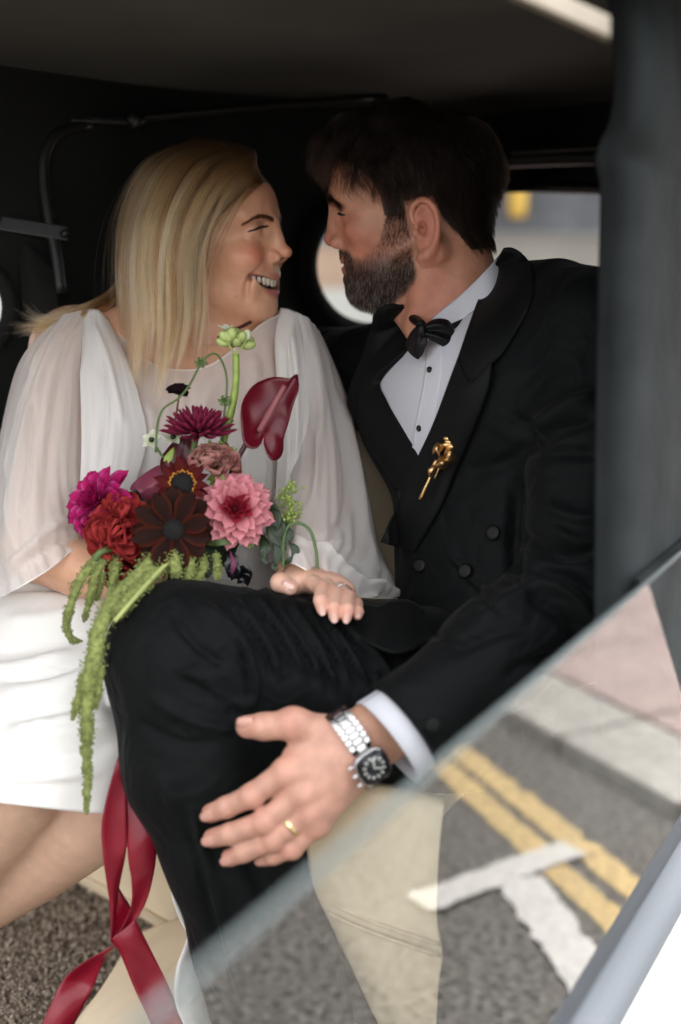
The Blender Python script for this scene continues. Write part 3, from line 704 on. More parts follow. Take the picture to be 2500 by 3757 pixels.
def grow(P, N, flow, length, n=8, lift=.5, curl=0.0, grav=0.0, r=rng, coarse=60, tangent=False, clump=0.0):
    """strands from P: they leave along the normal and lie down along the flow"""
    m = len(P); out = np.zeros((m, n, 3)); out[:, 0] = P - N * .001; p = out[:, 0].copy()
    L = np.broadcast_to(np.asarray(length, float), (m,)); ph = r.random(m) * 6.28
    cl = np.floor((P + r.normal(0, .35 / coarse, P.shape)) * coarse); seed = (cl @ np.array([12.9898, 78.233, 37.719])); cr = np.modf(np.sin(seed) * 43758.5453)[0]      # clumps share their wave
    for i in range(1, n):
        t = i / (n - 1); F = flow(p, t)
        if tangent: F = F - N * np.minimum((F * N).sum(1, keepdims=True), 0)
        d = N * lift * (1 - t) ** 1.5 + F
        side = np.cross(N, F)
        w = np.sin(t * 7 + cr * 6.28) * curl
        d = d + side * w[:, None] + N * (np.cos(t * 7 + cr * 6.28) * curl * .6)[:, None]
        d[:, 2] -= grav * t
        d = d / (np.linalg.norm(d, axis=1, keepdims=True) + 1e-9)
        p = p + d * (L / (n - 1))[:, None]; out[:, i] = p
    if clump:                                              # tips of a tuft draw together
        _, inv = np.unique(cl, axis=0, return_inverse=True); inv = inv.ravel(); cnt = np.bincount(inv).astype(float)
        for i in range(1, n):
            m_ = np.stack([np.bincount(inv, weights=out[:, i, k]) / cnt for k in range(3)], 1)[inv]; out[:, i] += (m_ - out[:, i]) * clump * (i / (n - 1)) ** 1.3
    return out
rg = np.random.default_rng(11)
V, Q, _c = G_head
# crown and sides
P, N = roots(V, Q, lambda p: g_scalp(p) & (np.abs(p[:, 1]) < .082) & ~((np.abs(p[:, 1]) > .070) & (p[:, 2] < .032) & (p[:, 0] > -.032) & (p[:, 0] < .004)), 17000, rg)
def flow_g(p, t):
    x, y, z = p.T; s = np.sign(y)
    top = np.clip((z - .075) / .05, 0, 1); fr = np.clip((x - .02) / .05, 0, 1)
    fwd = np.clip((x + .085) / .05, 0, 1)
    d = np.stack([-.22 + 1.15 * top * fwd - .35 * (1 - fwd) * top, .42 * s * (1 - .6 * fr) + 0 * x, -.95 + .75 * top * fwd], 1)
    d[:, 2] += fr * top * .5 * (1 - 2.4 * t)
    return d / (np.linalg.norm(d, axis=1, keepdims=True) + 1e-9)
zz = P[:, 2]; L = np.interp(zz, [-.05, .0, .05, .09, .13], [.016, .020, .030, .052, .068]) * (.75 + .5 * rg.random(len(P)))
L *= np.where((P[:, 0] > .04) & (zz > .08), 1.1, 1); L *= np.where((P[:, 0] < .04) & (zz < .05) & (P[:, 0] > -.02), .6, 1)
lock = grow(P, N, flow_g, L, n=12, lift=.85, curl=np.interp(zz, [.0, .06, .10, .14], [.15, .35, .60, .65]), r=rg, coarse=85, clump=.5)
hair('hair', g_w(lock), .00011, M_ghair, groom)
# curls falling over the forehead: each lock winds once or twice on its way down
st = []
for k, (root, tip, hr, turns, w, dep) in enumerate([
        ((1290, 520), (1150, 560), .009, 1.2, .0050, 1.585), ((1270, 545), (1140, 630), .010, 1.1, .0050, 1.60), ((1255, 560), (1165, 650), .009, 1.0, .0045, 1.615), ((1280, 500), (1185, 520), .008, 1.3, .0050, 1.60), ((1310, 480), (1210, 480), .009, 1.2, .0055, 1.59),
        ((1300, 560), (1262, 655), .007, .8, .0022, 1.575), ((1315, 560), (1295, 690), .006, .9, .0020, 1.572), ((1340, 565), (1315, 660), .007, .9, .0022, 1.568), ((1355, 570), (1350, 690), .006, .8, .0022, 1.565), ((1400, 640), (1375, 745), .004, .5, .0022, 1.562),
        ((1240, 570), (1230, 620), .007, .8, .003, 1.60), ((1275, 560), (1215, 600), .008, 1.0, .004, 1.61), ((1340, 500), (1250, 470), .010, 1.0, .006, 1.58), ((1380, 540), (1330, 570), .008, .8, .005, 1.565)]):
    A_, B_ = at(*root, dep + .012), at(*tip, dep - .006); tt = np.linspace(0, 1, 16); ph = k * 1.3 + 1.0
    path = A_ + (B_ - A_) * tt[:, None] + hr * np.sin(math.pi * tt)[:, None] ** .5 * (np.cos(2 * math.pi * turns * tt + ph)[:, None] * AX_R + np.sin(2 * math.pi * turns * tt + ph)[:, None] * (AX_U * .7 - AX_F * .7)) + np.array([0, 0, .012]) * np.sin(math.pi * tt)[:, None]
    for i in range(75): st.append(path + rg.normal(0, w, 3)[None] * (1 - .5 * tt[:, None]) + rg.normal(0, .0012, 3)[None] * tt[:, None])
hair('fringe', st, .0001, M_ghair, groom)
# beard
P, N = roots(V, Q, g_beard, 15000, rg)
dens = np.where((P[:, 2] > -.038) & (P[:, 0] < .084), np.where(P[:, 2] > .0, 1, np.where(P[:, 0] < .045, .65, .24)), 1); k = rg.random(len(P)) < dens; P, N = P[k], N[k]
def flow_b(p, t):
    x, y, z = p.T
    d = np.stack([.25 + 0 * x, -.1 * np.sign(y) * (np.abs(y) > .03), -1 + 0 * x], 1)
    mo = (z > -.028) & (x > .085); d[mo] = np.stack([.3 + 0 * x[mo], .5 * np.sign(y[mo]), -.9 + 0 * x[mo]], 1)
    return d / np.linalg.norm(d, axis=1, keepdims=True)
L = np.interp(P[:, 2], [-.09, -.06, -.04, -.02, .03], [.0095, .0105, .010, .0080, .010]) * (.55 + .7 * rg.random(len(P)))
L *= np.where((P[:, 0] > .085) & (P[:, 2] > -.03), .62, 1)
bs = grow(P, N, flow_b, L, n=6, lift=.6, curl=.45, r=rg, coarse=330, tangent=True, clump=.25)
grey = rg.random(len(P)) < np.clip(np.interp(P[:, 2], [-.09, -.05, -.03, 0], [.30, .20, .07, .01]) , 0, 1)
hair('beard', g_w(bs[~grey]), .00010, M_gbeard, groom)
tag(hair('beard', g_w(bs[grey]), .00010, M_ggrey, groom), 'grey hairs of the beard')
# stubble thinning out down the throat and over the cheek
def g_stub(p):
    x, y, z = p.T; bot = np.interp(x, [.0, .015, .04, .10], [-.050, -.064, -.084, -.11])
    return ((x > -.005) & (x < .085) & (z < bot + .004) & (z > bot - .040)) | ((x > .035) & (x < .085) & (z > -.026) & (z < -.004) & (np.abs(y) > .02))
P, N = roots(V, Q, g_stub, 2600, rg)
hair('stubble', g_w(grow(P, N, flow_b, .0024, n=3, lift=.9, r=rg, tangent=True)), .00009, M_gbeard, groom)
# eyebrows and lashes
gbrow = {s: snap(catmull([(.1055, s * .007, .0535), (.099, s * .026, .0520), (.084, s * .046, .0435)], 60), V, Q, .0002) for s in (1, -1)}
st = []
for s in (1, -1):
    for i in range(1000):
        t = rg.random(); c = gbrow[s][int(t * 59)]
        c = c + np.array([0, 0, rg.normal(0, .0030)]); d = np.array([-.25, s * .8, .35 - .7 * t]) + rg.normal(0, .2, 3)
        st.append([c, c + d * .004 + np.array([.002, 0, 0]), c + d * .009 + np.array([.0015, 0, -.001])])
hair('eyebrow', g_w(np.array(st)), .00013, M_ghair, groom)
for s in (1, -1):
    o = tube('eye_line', g_w(snap(catmull([(.0945, s * .017, .0330), (.0935, s * .030, .0325), (.083, s * .0425, .0290)], 12), V, Q, .0003)), np.interp(np.linspace(0, 1, 12), [0, .5, 1], [.0012, .0024, .0008]), M_lash, groom, seg=6)
# ------------------------------------------------------------------ bride: head
B_O = at(763, 945, 1.70)
B_M = frame((math.sin(R_(71)), -math.cos(R_(71)), 0), R_(-1), R_(0))
def b_w(P): return B_O + np.asarray(P) @ B_M
def b_l(P): return (np.asarray(P) - B_O) @ B_M.T
bride = empty('person', at(500, 2500, 1.65))
tag(bride, 'smiling woman with long blonde hair in white dress and sheer cape', 'person')
S = SDF((-.12, -.14, -.24), (.13, .12, .15), .002)
head_base(S, True, ear=False)
nk = b_l(ats([(740, 1130, 1.71), (750, 1260, 1.72), (740, 1400, 1.73)]))
S.add(P_chain([(-.022, 0, -.005), nk[0], nk[1], nk[2]], [.046, .046, .050, .07], .01), .022)
S.add(P_cap((.045, 0, -.070), nk[1] + np.array([.045, .0, .0]), .020, .012), .03)
V, Q = S.skin(); V = relax(V, Q, 1, .35)
def bride_skin(P):
    base = np.array([.62, .33, .205]); C = np.tile(base, (len(P), 1))
    w = .9 * bump(P, (.088, -.042, .004), (.026, .026, .016)) + .9 * bump(P, (.088, .042, .004), (.026, .026, .016)) + .6 * bump(P, (.112, 0, .005), (.012, .012, .010)) + .25 * bump(P, (.09, 0, .08), (.03, .05, .03))
    C += (np.array([.62, .215, .130]) - base) * np.clip(w, 0, 1)[:, None]
    sh = bump(P, (.088, -.032, .041), (.012, .017, .0055)); C += (np.array([.33, .15, .10]) - C) * np.clip(sh * .8, 0, 1)[:, None]  # brownish eyeshadow that also paints in the shade of the lid crease
    for q in ((.060, -.048, -.050), (.045, -.055, -.058), (.072, -.05, .028)): C *= 1 - .5 * bump(P, q, (.0022,) * 3)[:, None]
    for s in (1, -1):
        up = [(.0975, 0, -.0255), (.0950, s * .011, -.0248), (.0865, s * .0235, -.0222), (.0755, s * .0352, -.0235)]
        lo = [(.0950, 0, -.0475), (.0925, s * .012, -.0455), (.0850, s * .0235, -.0385), (.0755, s * .0348, -.0265)]
        for L, r in ((up, .0052), (lo, .0070)):
            L = catmull(L, 24); D = np.min(np.linalg.norm(P[:, None] - L[None], axis=2), axis=1) if len(P) < 4e3 else np.min(np.stack([np.linalg.norm(P - q, axis=1) for q in L]), 0)
            k = np.clip(1.6 - 1.6 * D / r, 0, 1); C += (np.array([.42, .13, .12]) - C) * k[:, None]
    inn = bump(P, (.082, 0, -.036), (.013, .028, .009)); C += (np.array([.06, .012, .012]) - C) * np.clip(inn * 1.6 - .3, 0, 1)[:, None] * (P[:, 0] < .0895)[:, None]
    return C
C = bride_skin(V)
x, y, z = V.T
sc = z > np.interp(x, [-.12, -.02, .0, .03, .05, .07, .085, .1], [-.06, -.05, .0, .04, .075, .088, .092, .096]); sc &= (x > -.2)
C[sc] = (.20, .13, .07)
B_head = (V, Q, C)
# teeth: an arc of separate crowns
tooth = None
dent = empty('upper_teeth', b_w((.08, 0, -.03)), None); dent.parent = bride; dent.location = b_w((.08, 0, -.03)) - parent_origin(bride)
ys = [-.0232, -.0178, -.0128, -.0080, -.0036, .0036, .0080, .0128, .0178]
for i, (yy, w, hgt) in enumerate(zip([-.0290, -.0235, -.0178, -.0120, -.0044, .0044, .0120, .0178, .0235], [.0028, .0030, .0032, .0036, .0042, .0042, .0036, .0032, .0030], [.0036, .0044, .0054, .0054, .0062, .0062, .0054, .0054, .0044])):
    xx = .0925 - 19 * yy * yy; an = math.atan2(-38 * yy, 1)
    zc = -.0325 + 7 * yy * yy
    tx = np.array([math.sin(an), math.cos(an), 0]); nx = np.array([math.cos(an), -math.sin(an), 0])
    Vt, Ft = ell_vf((0, 0, 0), (.0022, w * 1.05, hgt), None, 12, 9)
    Vt = np.sign(Vt) * np.abs(Vt / np.array([.0022, w, hgt])) ** .75 * np.array([.0022, w, hgt])
    Vt = Vt[:, :1] * nx + Vt[:, 1:2] * tx + Vt[:, 2:] * np.array([0, 0, 1]) + np.array([xx, yy, zc])
    mesh_obj('tooth', b_w(Vt), Ft, M_teeth, dent)
M_bhair = hair_mat('blonde_hair', (.04, .021, .009), (.76, .48, .25), rough=.3, var=.6)  # dark roots, also painting in the roof's shade over the crown
M_bbrow = hair_mat('brown_brow', (.05, .026, .016), (.08, .043, .026), rough=.4, var=.3)
rb = np.random.default_rng(5)
G = np.array([
 [(968, 672, 1.640), (930, 698, 1.614), (880, 742, 1.600), (795, 825, 1.597), (763, 930, 1.602), (757, 1010, 1.606)],
 [(948, 640, 1.635), (885, 700, 1.600), (805, 790, 1.592), (756, 900, 1.600), (756, 1100, 1.610), (746, 1290, 1.615)],
 [(935, 604, 1.640), (848, 660, 1.590), (775, 790, 1.578), (728, 950, 1.582), (730, 1150, 1.595), (700, 1370, 1.605)],
 [(925, 562, 1.650), (800, 640, 1.580), (710, 790, 1.562), (675, 970, 1.567), (672, 1200, 1.580), (622, 1440, 1.595)],
 [(875, 542, 1.660), (740, 610, 1.580), (645, 780, 1.556), (612, 980, 1.560), (612, 1220, 1.575), (560, 1505, 1.595)],
 [(825, 527, 1.680), (670, 600, 1.595), (572, 770, 1.570), (545, 980, 1.575), (548, 1230, 1.585), (528, 1515, 1.605)],
 [(775, 517, 1.700), (605, 590, 1.620), (502, 770, 1.610), (474, 980, 1.610), (482, 1220, 1.620), (490, 1450, 1.630)],
 [(725, 514, 1.740), (555, 590, 1.680), (460, 760, 1.680), (438, 960, 1.680), (450, 1150, 1.680), (458, 1340, 1.680)],
 [(700, 519, 1.800), (535, 600, 1.760), (452, 780, 1.760), (442, 960, 1.750), (450, 1130, 1.750), (462, 1290, 1.750)]], float)
G = np.concatenate([G[:, :1] + np.array([[[2, -9, .05]]]), G], 1); G[:, 1, 2] -= .012      # roots lie at the parting on the far side
def hair_from(G, N, n, r, inner=.03, wave=10, locks=70, frizz=5, width=.020, mats=None, curl=1.0):
    """strands gathered in locks: each lock follows its own path across the guide columns and sits at its own depth"""
    nc = len(G); fine = np.stack([catmull(g, n) for g in G]); fine = np.stack([catmull(fine[:, j], 160) for j in range(n)], 1)
    t = np.linspace(0, 1, n); out = [[], [], []]; per = max(1, N // locks)
    for k in range(locks):
        c0 = (k + r.random()) / locks; drift = r.normal(0, .03); dep = abs(r.normal(0, inner)); ph = r.random() * 6.28; am = wave * (.5 + r.random()); kind = r.choice(3, p=[.34, .40, .26]); ln = 1 - .22 * r.random() ** 1.5; flick = curl * (r.random() - .25) * 70
        for i in range(per):
            cc = np.clip(c0 + drift * t + r.normal(0, width) * (1 - .55 * t), 0, 1); idx = cc * 158; a = idx.astype(int); f = (idx - a)[:, None]
            p = fine[a, np.arange(n)] * (1 - f) + fine[a + 1, np.arange(n)] * f
            w = np.sin(t * 5.5 + ph) * am * t + r.normal(0, frizz) * t ** 1.5 - flick * np.clip(t - .72, 0, 1) ** 1.3 * 2.2
            p = p + np.stack([w, r.normal(0, 10) * t ** 2, (dep + abs(r.normal(0, .004))) * (.25 + .75 * np.sin(np.pi * np.clip(t * .95, 0, 1))) + .006 * np.cos(t * 5.5 + ph) * t], 1)
            l2 = ln * (1 - .10 * r.random()); tt = t * l2 * (n - 1); a = np.minimum(tt.astype(int), n - 2); f = (tt - a)[:, None]
            out[kind].append(p[a] * (1 - f) + p[a + 1] * f)
    return out
def lay_hair(name, out, rad):
    for H, m in zip(out, (M_bhair, M_bhair2, M_bhair3)):
        if len(H): H = np.array(H); hair(name, ats(H.reshape(-1, 3)).reshape(H.shape), rad, m, bride)
M_bhair2 = hair_mat('honey_hair', (.045, .022, .009), (.62, .33, .14), rough=.3, var=.4); M_bhair3 = hair_mat('dark_blonde_hair', (.02, .010, .005), (.22, .105, .042), rough=.3, var=.4)  # roots likewise coloured darker for the shade under the roof
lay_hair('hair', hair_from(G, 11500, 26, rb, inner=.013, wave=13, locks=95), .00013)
# tips that flick over the chest, lock lying back over the shoulder, a few loose strands by the cheek
G2 = np.array([
 [(470, 930, 1.72), (420, 1050, 1.71), (330, 1110, 1.68), (235, 1140, 1.665), (165, 1165, 1.66), (130, 1120, 1.65)],
 [(470, 960, 1.71), (415, 1080, 1.70), (330, 1130, 1.67), (235, 1165, 1.655), (150, 1190, 1.65), (90, 1180, 1.645)],
 [(475, 1000, 1.70), (420, 1110, 1.69), (340, 1150, 1.665), (240, 1185, 1.65), (150, 1215, 1.645), (75, 1235, 1.64)]], float)
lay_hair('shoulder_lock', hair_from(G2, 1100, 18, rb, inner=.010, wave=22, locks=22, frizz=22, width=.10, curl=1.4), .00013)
G3 = np.array([
 [(955, 684, 1.632), (930, 704, 1.60), (890, 740, 1.585), (830, 850, 1.59), (795, 960, 1.60), (770, 1060, 1.60)],
 [(940, 664, 1.632), (900, 700, 1.595), (850, 770, 1.585), (790, 880, 1.59), (765, 930, 1.60), (748, 1000, 1.60)]], float)
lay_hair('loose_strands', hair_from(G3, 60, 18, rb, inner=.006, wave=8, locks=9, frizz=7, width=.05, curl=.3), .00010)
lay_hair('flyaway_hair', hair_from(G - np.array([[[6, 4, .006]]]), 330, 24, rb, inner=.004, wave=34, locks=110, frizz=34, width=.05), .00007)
st = []
for s in (1, -1):
    cv = snap(catmull([(.099, s * .009, .0452), (.096, s * .022, .0490), (.088, s * .036, .0505), (.072, s * .0500, .0430)], 60), V, Q, .0002)
    for i in range(900):
        t = rb.random(); c = cv[int(t * 59)]
        c = c + np.array([0, 0, rb.normal(0, .0016) * (1.25 - .75 * t)]); d = np.array([-.3, s * .8, .3 - .6 * t]) + rb.normal(0, .10, 3)
        st.append([c, c + d * .003 + np.array([.0010, 0, 0]), c + d * .007 + np.array([.0006, 0, -.0005])])
hair('eyebrow', b_w(np.array(st)), .00013, M_bbrow, bride)
st = []
for s in (1, -1):
    L = snap(catmull([(.0925, s * .0165, .0375), (.0900, s * .030, .0375), (.0765, s * .0435, .0310)], 16), V, Q, .0004)
    tube('eye_line', b_w(L), np.interp(np.linspace(0, 1, 16), [0, .3, .7, 1], [.0004, .0014, .0017, .0006]), M_lash, bride, seg=6)
    for i in range(110):
        t = .1 + .9 * rb.random(); c = L[int(t * 15)]; d = unit(np.array([.75, s * (.2 + .8 * t), -.10 + .35 * rb.random()]))
        st.append([c, c + d * .003, c + d * .0065 + np.array([0, 0, .0015])])
hair('lashes', b_w(np.array(st)), .00012, M_lash, bride)
# ------------------------------------------------------------------ groom: body and clothes
M_wool = mat('black_wool', (.0016, .0023, .0027), rough=.7, spec=.14, var=.25, vscale=900, bump=.5, bscale=1600, bdist=.0006, sheen=.03, wr=.8, wscale=16, wdist=.010)
M_wool_l = mat('black_lapel_wool', (.0021, .0026, .0030), rough=.65, spec=.16, var=.2, vscale=1200, bump=.4, bscale=2000, bdist=.0005, sheen=.02)
M_satin_k = mat('black_satin', (.0016, .0018, .0022), rough=.5, spec=.25, var=.15, vscale=300)
M_button = mat('black_button', (.0014, .0015, .0017), rough=.5, spec=.22, bump=.3, bscale=1500)
M_shirt = mat('white_shirt', (.52, .53, .58), rough=.8, spec=.2, bump=.4, bscale=1400, bdist=.0004)
M_steel = mat('steel', (.62, .61, .62), rough=.22, metal=1.0)
M_steel_d = mat('dark_steel', (.03, .03, .035), rough=.25, metal=.8)
M_dial = mat('watch_dial', (.008, .012, .018), rough=.15, coat=.8)
M_lume = mat('watch_marker', (.6, .6, .55), rough=.3)
M_gold = mat('antique_gold', (.66, .43, .20), rough=.34, metal=1.0, var=.25, vscale=400, bump=.3, bscale=900)
M_nail_g = mat('nail', (.52, .28, .22), rough=.3, spec=.5)
# --- left hand and wrist
def g_hand():
    Z = lambda x, y, d: at(700 + x / 2, 2500 + y / 2, d)
    wr, fa = Z(1215, 480, 1.312), Z(1480, 300, 1.322)
    fing = {
     'index': ([(700, 660, 1.298), (450, 838, 1.303), (265, 922, 1.316), (150, 965, 1.328)], [.0132, .0118, .0108, .0099]),
     'middle': ([(815, 815, 1.296), (540, 1030, 1.301), (290, 1118, 1.314), (160, 1150, 1.328)], [.0132, .0118, .0108, .0099]),
     'ring': ([(890, 945, 1.298), (610, 1160, 1.304), (390, 1252, 1.315), (290, 1292, 1.327)], [.0126, .0113, .0104, .0095]),
     'pinky': ([(930, 1050, 1.302), (745, 1225, 1.308), (610, 1275, 1.318), (535, 1298, 1.328)], [.0116, .0102, .0094, .0085])}
    lo = at(700, 3230, 1.37); hi = at(1560, 2540, 1.22)
    allp = ats([(720, 2540, 1.26), (720, 3200, 1.26), (1560, 2540, 1.26), (1560, 3200, 1.26), (720, 2540, 1.39), (1560, 3200, 1.39)])
    S = SDF(allp.min(0), allp.max(0), .0020)
    # wrist and forearm: an oval section built from side by side rods
    ax = unit(fa - wr); up = unit(AX_U - ax * (AX_U @ ax))
    for o, r in ((.014, .020), (0, .0215), (-.014, .020)):
        S.add(P_cap(wr + up * o, fa + up * o * 1.15 + ax * .06, r, r * 1.22), .012)
    for k, (P, R) in fing.items():
        P = [Z(*p) for p in P]
        S.add(P_cap(wr + (P[0] - wr) * .12, P[0], .0175, .0135), .016)
    # heel and thumb muscle
    S.add(P_ell(Z(1000, 700, 1.318), (.036, .022, .036)), .02)
    S.add(P_chain([Z(1080, 400, 1.316), Z(800, 330, 1.313)], [.0185, .0165]), .016)
    S.add(P_chain([Z(980, 420, 1.318), Z(760, 560, 1.316)], [.016, .011]), .016)          # web of the thumb
    for k, (P, R) in fing.items():
        P = [Z(*p) for p in P]
        f = P_chain(P, R, .004); S.add(f, .0045)
        S.add(P_ell(P[0] - AX_F * .003, .0125 if k != 'pinky' else .0105), .007)
        S.add(P_ell(P[1] - AX_F * .0012, R[1] * 1.05), .004)
    S.add(P_chain([Z(800, 315, 1.306), Z(540, 330, 1.310), Z(415, 332, 1.318)], [.0155, .0138, .0118], .004), .007)
    S.add(P_ell(Z(740, 285, 1.303), .0135), .008)
    for a, b in (((1120, 620, 1.296), (760, 690, 1.288)), ((1120, 660, 1.294), (860, 840, 1.286)), ((1120, 720, 1.298), (930, 960, 1.289))):   # tendons
        S.add(P_cap(Z(*a), Z(*b), .004, .004), .008)
    V, Q = S.skin(); V = relax(V, Q, 2, .4)
    C = np.tile(np.array([.50, .275, .205]), (len(V), 1)); red = np.array([.50, .20, .155])
    w = np.zeros(len(V))
    for k, (P, R) in fing.items():
        for i, g in ((0, .75), (1, .6), (3, .75)): w += g * bump(V, Z(*P[i]), (.013,) * 3)
    w += .6 * bump(V, Z(740, 290, 1.3), (.014,) * 3) + .5 * bump(V, Z(430, 330, 1.31), (.012,) * 3)
    tan = np.clip(((V - wr) @ ax) / .04 + .3, 0, 1)
    C += (red - C) * np.clip(w, 0, 1)[:, None]; C += (np.array([.44, .235, .150]) - C) * tan[:, None] * .8
    nails = []
    for k, (P, R) in fing.items():
        t, p = Z(*P[3]), Z(*P[2]); nails.append((t - AX_F * .0035 + unit(p - t) * .001, unit(t - p), R[3]))
    nails.append((Z(430, 312, 1.318) - AX_F * .0075 + AX_U * .004, unit(Z(415, 332, 1.318) - Z(540, 330, 1.310)), .0098))
    return V, Q, C, nails, wr, fa, ax, up, fing, Z
Vh, Qh, Ch, g_nails, g_wr, g_fa, g_ax, g_up, g_fing, g_Z = g_hand()
def nail_obj(c, d, r, m, parent, long=1.0):
    n = unit(-AX_F - d * (-AX_F @ d)); s = np.cross(d, n)
    u = np.linspace(-1, 1, 7); v = np.linspace(-1, 1, 7); G = np.zeros((7, 7, 3))
    for i, b in enumerate(v):
        for j, a in enumerate(u):
            w = r * .62 * (1 - .25 * max(0, abs(b) - .4)); th = a * .95
            G[i, j] = c + s * math.sin(th) * w * 1.1 + n * (math.cos(th) * w * .55 + r * .38) + d * b * r * .85 * long + d * (b > 0) * (1 - a * a) * r * .25 * long
    return sheet('nail', G, m, parent, thick=.0006)
# --- hidden trunk and arm under the clothes, so that the figure is whole
allp = ats([(1000, 900, 1.3), (1000, 3900, 1.3), (2450, 900, 1.3), (2450, 3900, 1.95), (1000, 900, 1.95)]); S = SDF(allp.min(0), allp.max(0), .012)
S.add(P_cap(at(1960, 1450, 1.55), at(1620, 1500, 1.72), .07), 0)
S.add(P_chain(ats([(1760, 1260, 1.64), (1880, 1700, 1.64), (1890, 2250, 1.61)]), [.05, .08, .08]), .05)
S.add(P_chain(ats([(2130, 1270, 1.48), (2120, 2160, 1.37), (1560, 2620, 1.325)]), [.05, .04, .032]), .02)
S.add(P_chain(ats([(1720, 2540, 1.54), (740, 2420, 1.43), (870, 3100, 1.43), (1060, 3900, 1.46)]), [.085, .06, .05, .045]), .03)
Vt, Qt = S.skin()
V0 = g_w(G_head[0]); n0, n1 = len(V0), len(Vh)
Vg = np.vstack([V0, Vh, Vt]); Qg = np.vstack([G_head[1], Qh + n0, Qt + n0 + n1]); Cg = np.vstack([G_head[2], Ch, np.tile([.43, .23, .16], (len(Vt), 1))])
gb = mesh_obj('body', Vg, Qg, M_skin_g, groom); set_col(gb, Cg)
for c, d, r in g_nails: nail_obj(c, d, r, M_nail_g, groom)
# --- jacket
allp = ats([(1050, 850, 1.25), (1050, 2700, 1.25), (2560, 850, 1.25), (2560, 2850, 1.25), (1050, 850, 2.05), (2560, 2850, 1.95)])
S = SDF(allp.min(0), allp.max(0), .0045)
SHL = unit(at(2060, 1230, 1.46) - at(1330, 1330, 1.80)); SHL[2] = 0; SHL = unit(SHL)          # along the shoulders, towards his left
CHN = unit(np.cross(SHL, [0, 0, 1.0])); CHN = CHN if CHN[1] < 0 else -CHN                      # the way his chest faces
MB_ = [SHL, CHN, np.array([0, 0, 1.0])]
S.add(P_cap(at(1960, 1440, 1.53), at(1590, 1500, 1.71), .103), 0)
S.add(P_ell(at(1850, 1720, 1.61), (.180, .116, .20), MB_), .05)
S.add(P_ell(at(1860, 2150, 1.59), (.165, .118, .17), MB_), .05)
S.add(P_ell(at(1870, 2450, 1.58), (.175, .118, .12), MB_), .05)
S.add(P_chain(ats([(1830, 1080, 1.645), (2040, 1130, 1.52), (2170, 1215, 1.465)]), [.040, .058, .068]), .03)
S.add(P_chain(ats([(1640, 1230, 1.69), (1440, 1330, 1.78), (1330, 1390, 1.82)]), [.045, .06, .068]), .03)
S.add(P_chain(ats([(1330, 1390, 1.82), (1240, 1345, 1.90), (1080, 1330, 1.98)]), [.066, .058, .052]), .03)
S.add(P_chain(ats([(2165, 1230, 1.465), (2160, 1650, 1.42), (2120, 2150, 1.375)]), [.068, .066, .062], .02), .025)
S.add(P_chain(ats([(2120, 2150, 1.375), (1820, 2400, 1.338), (1500, 2652, 1.315), (1440, 2700, 1.31)]), [.062, .056, .047, .046], .02), .02)
# neck opening and sleeve mouth
S.cut(P_chain(ats([(1640, 900, 1.63), (1690, 1180, 1.63)]), [.07, .066]), .006)
cn = unit(at(1500, 2652, 1.315) - at(2120, 2150, 1.375)); cc = at(1487, 2672, 1.315)
S.cut((lambda X, Y, Z, f=P_half(cc, -cn)[0]: np.maximum(f(X, Y, Z), P_cap(cc - cn * .02, cc + cn * .1, .08)[0](X, Y, Z)), cc - .13, cc + .13))
V, Q = S.skin(); V = relax(V, Q, 2, .5); N = vnormals(V, Q)
V = folds(V, N, [
  ([(1910, 1520), (1935, 1600), (1925, 1680)], 30, -0.0150), ([(1930, 1640), (2050, 1570), (2200, 1530)], 22, -0.0135), ([(1950, 1590), (2060, 1500), (2200, 1440)], 26, 0.0105),
  ([(1930, 1690), (2060, 1660), (2200, 1665)], 22, -0.0090), ([(1900, 1750), (1880, 2000), (1890, 2150)], 26, -0.0150), ([(1900, 1960), (2060, 2030), (2200, 2010)], 24, -0.0150),
  ([(2030, 1940), (2120, 2000), (2200, 1980)], 22, 0.0135), ([(1950, 2090), (2080, 2110), (2200, 2200)], 22, -0.0150), ([(2000, 2140), (2100, 2190), (2190, 2290)], 20, 0.0135), ([(1930, 2170), (2050, 2250), (2150, 2330)], 24, -0.0120),
  ([(2000, 1850), (2100, 1900), (2220, 1900)], 24, 0.0090), ([(1750, 2280), (1900, 2180), (2030, 2120)], 26, 0.0090), ([(1640, 2400), (1800, 2330), (1950, 2290)], 24, -0.0075), ([(1850, 2480), (2000, 2420), (2100, 2400)], 26, -0.0090),
  ([(1630, 2000), (1720, 2120), (1830, 2190)], 16, 0.0060), ([(1650, 2050), (1760, 2190), (1850, 2260)], 14, -0.0060), ([(1700, 1740), (1850, 1700), (1930, 1650)], 30, -0.0060), ([(1500, 2200), (1560, 2300), (1700, 2380)], 18, -0.0060)])
jacket = mesh_obj('jacket', V, Q, M_wool, groom)
# --- trousers
allp = ats([(280, 2050, 1.25), (280, 3950, 1.25), (2050, 2050, 1.25), (2050, 3950, 1.25), (280, 2050, 1.72), (2050, 3950, 1.72)])
S = SDF(allp.min(0), allp.max(0), .0045)
S.add(P_chain(ats([(690, 2405, 1.425), (1300, 2520, 1.475), (1720, 2570, 1.54)]), [.083, .095, .112], .02), 0)
S.add(P_chain(ats([(655, 2430, 1.415), (735, 2800, 1.420), (872, 3100, 1.425), (975, 3450, 1.44), (1065, 3850, 1.46)]), [.080, .082, .080, .079, .080], .02), .025)
S.add(P_chain(ats([(1700, 2600, 1.62), (1250, 2680, 1.55), (1020, 2700, 1.53)]), [.11, .09, .08], .02), .03)
S.add(P_chain(ats([(1020, 2700, 1.53), (1000, 3200, 1.60), (1040, 3850, 1.63)]), [.075, .07, .07], .02), .03)
V, Q = S.skin(); V = relax(V, Q, 2, .5); N = vnormals(V, Q)
fl = []
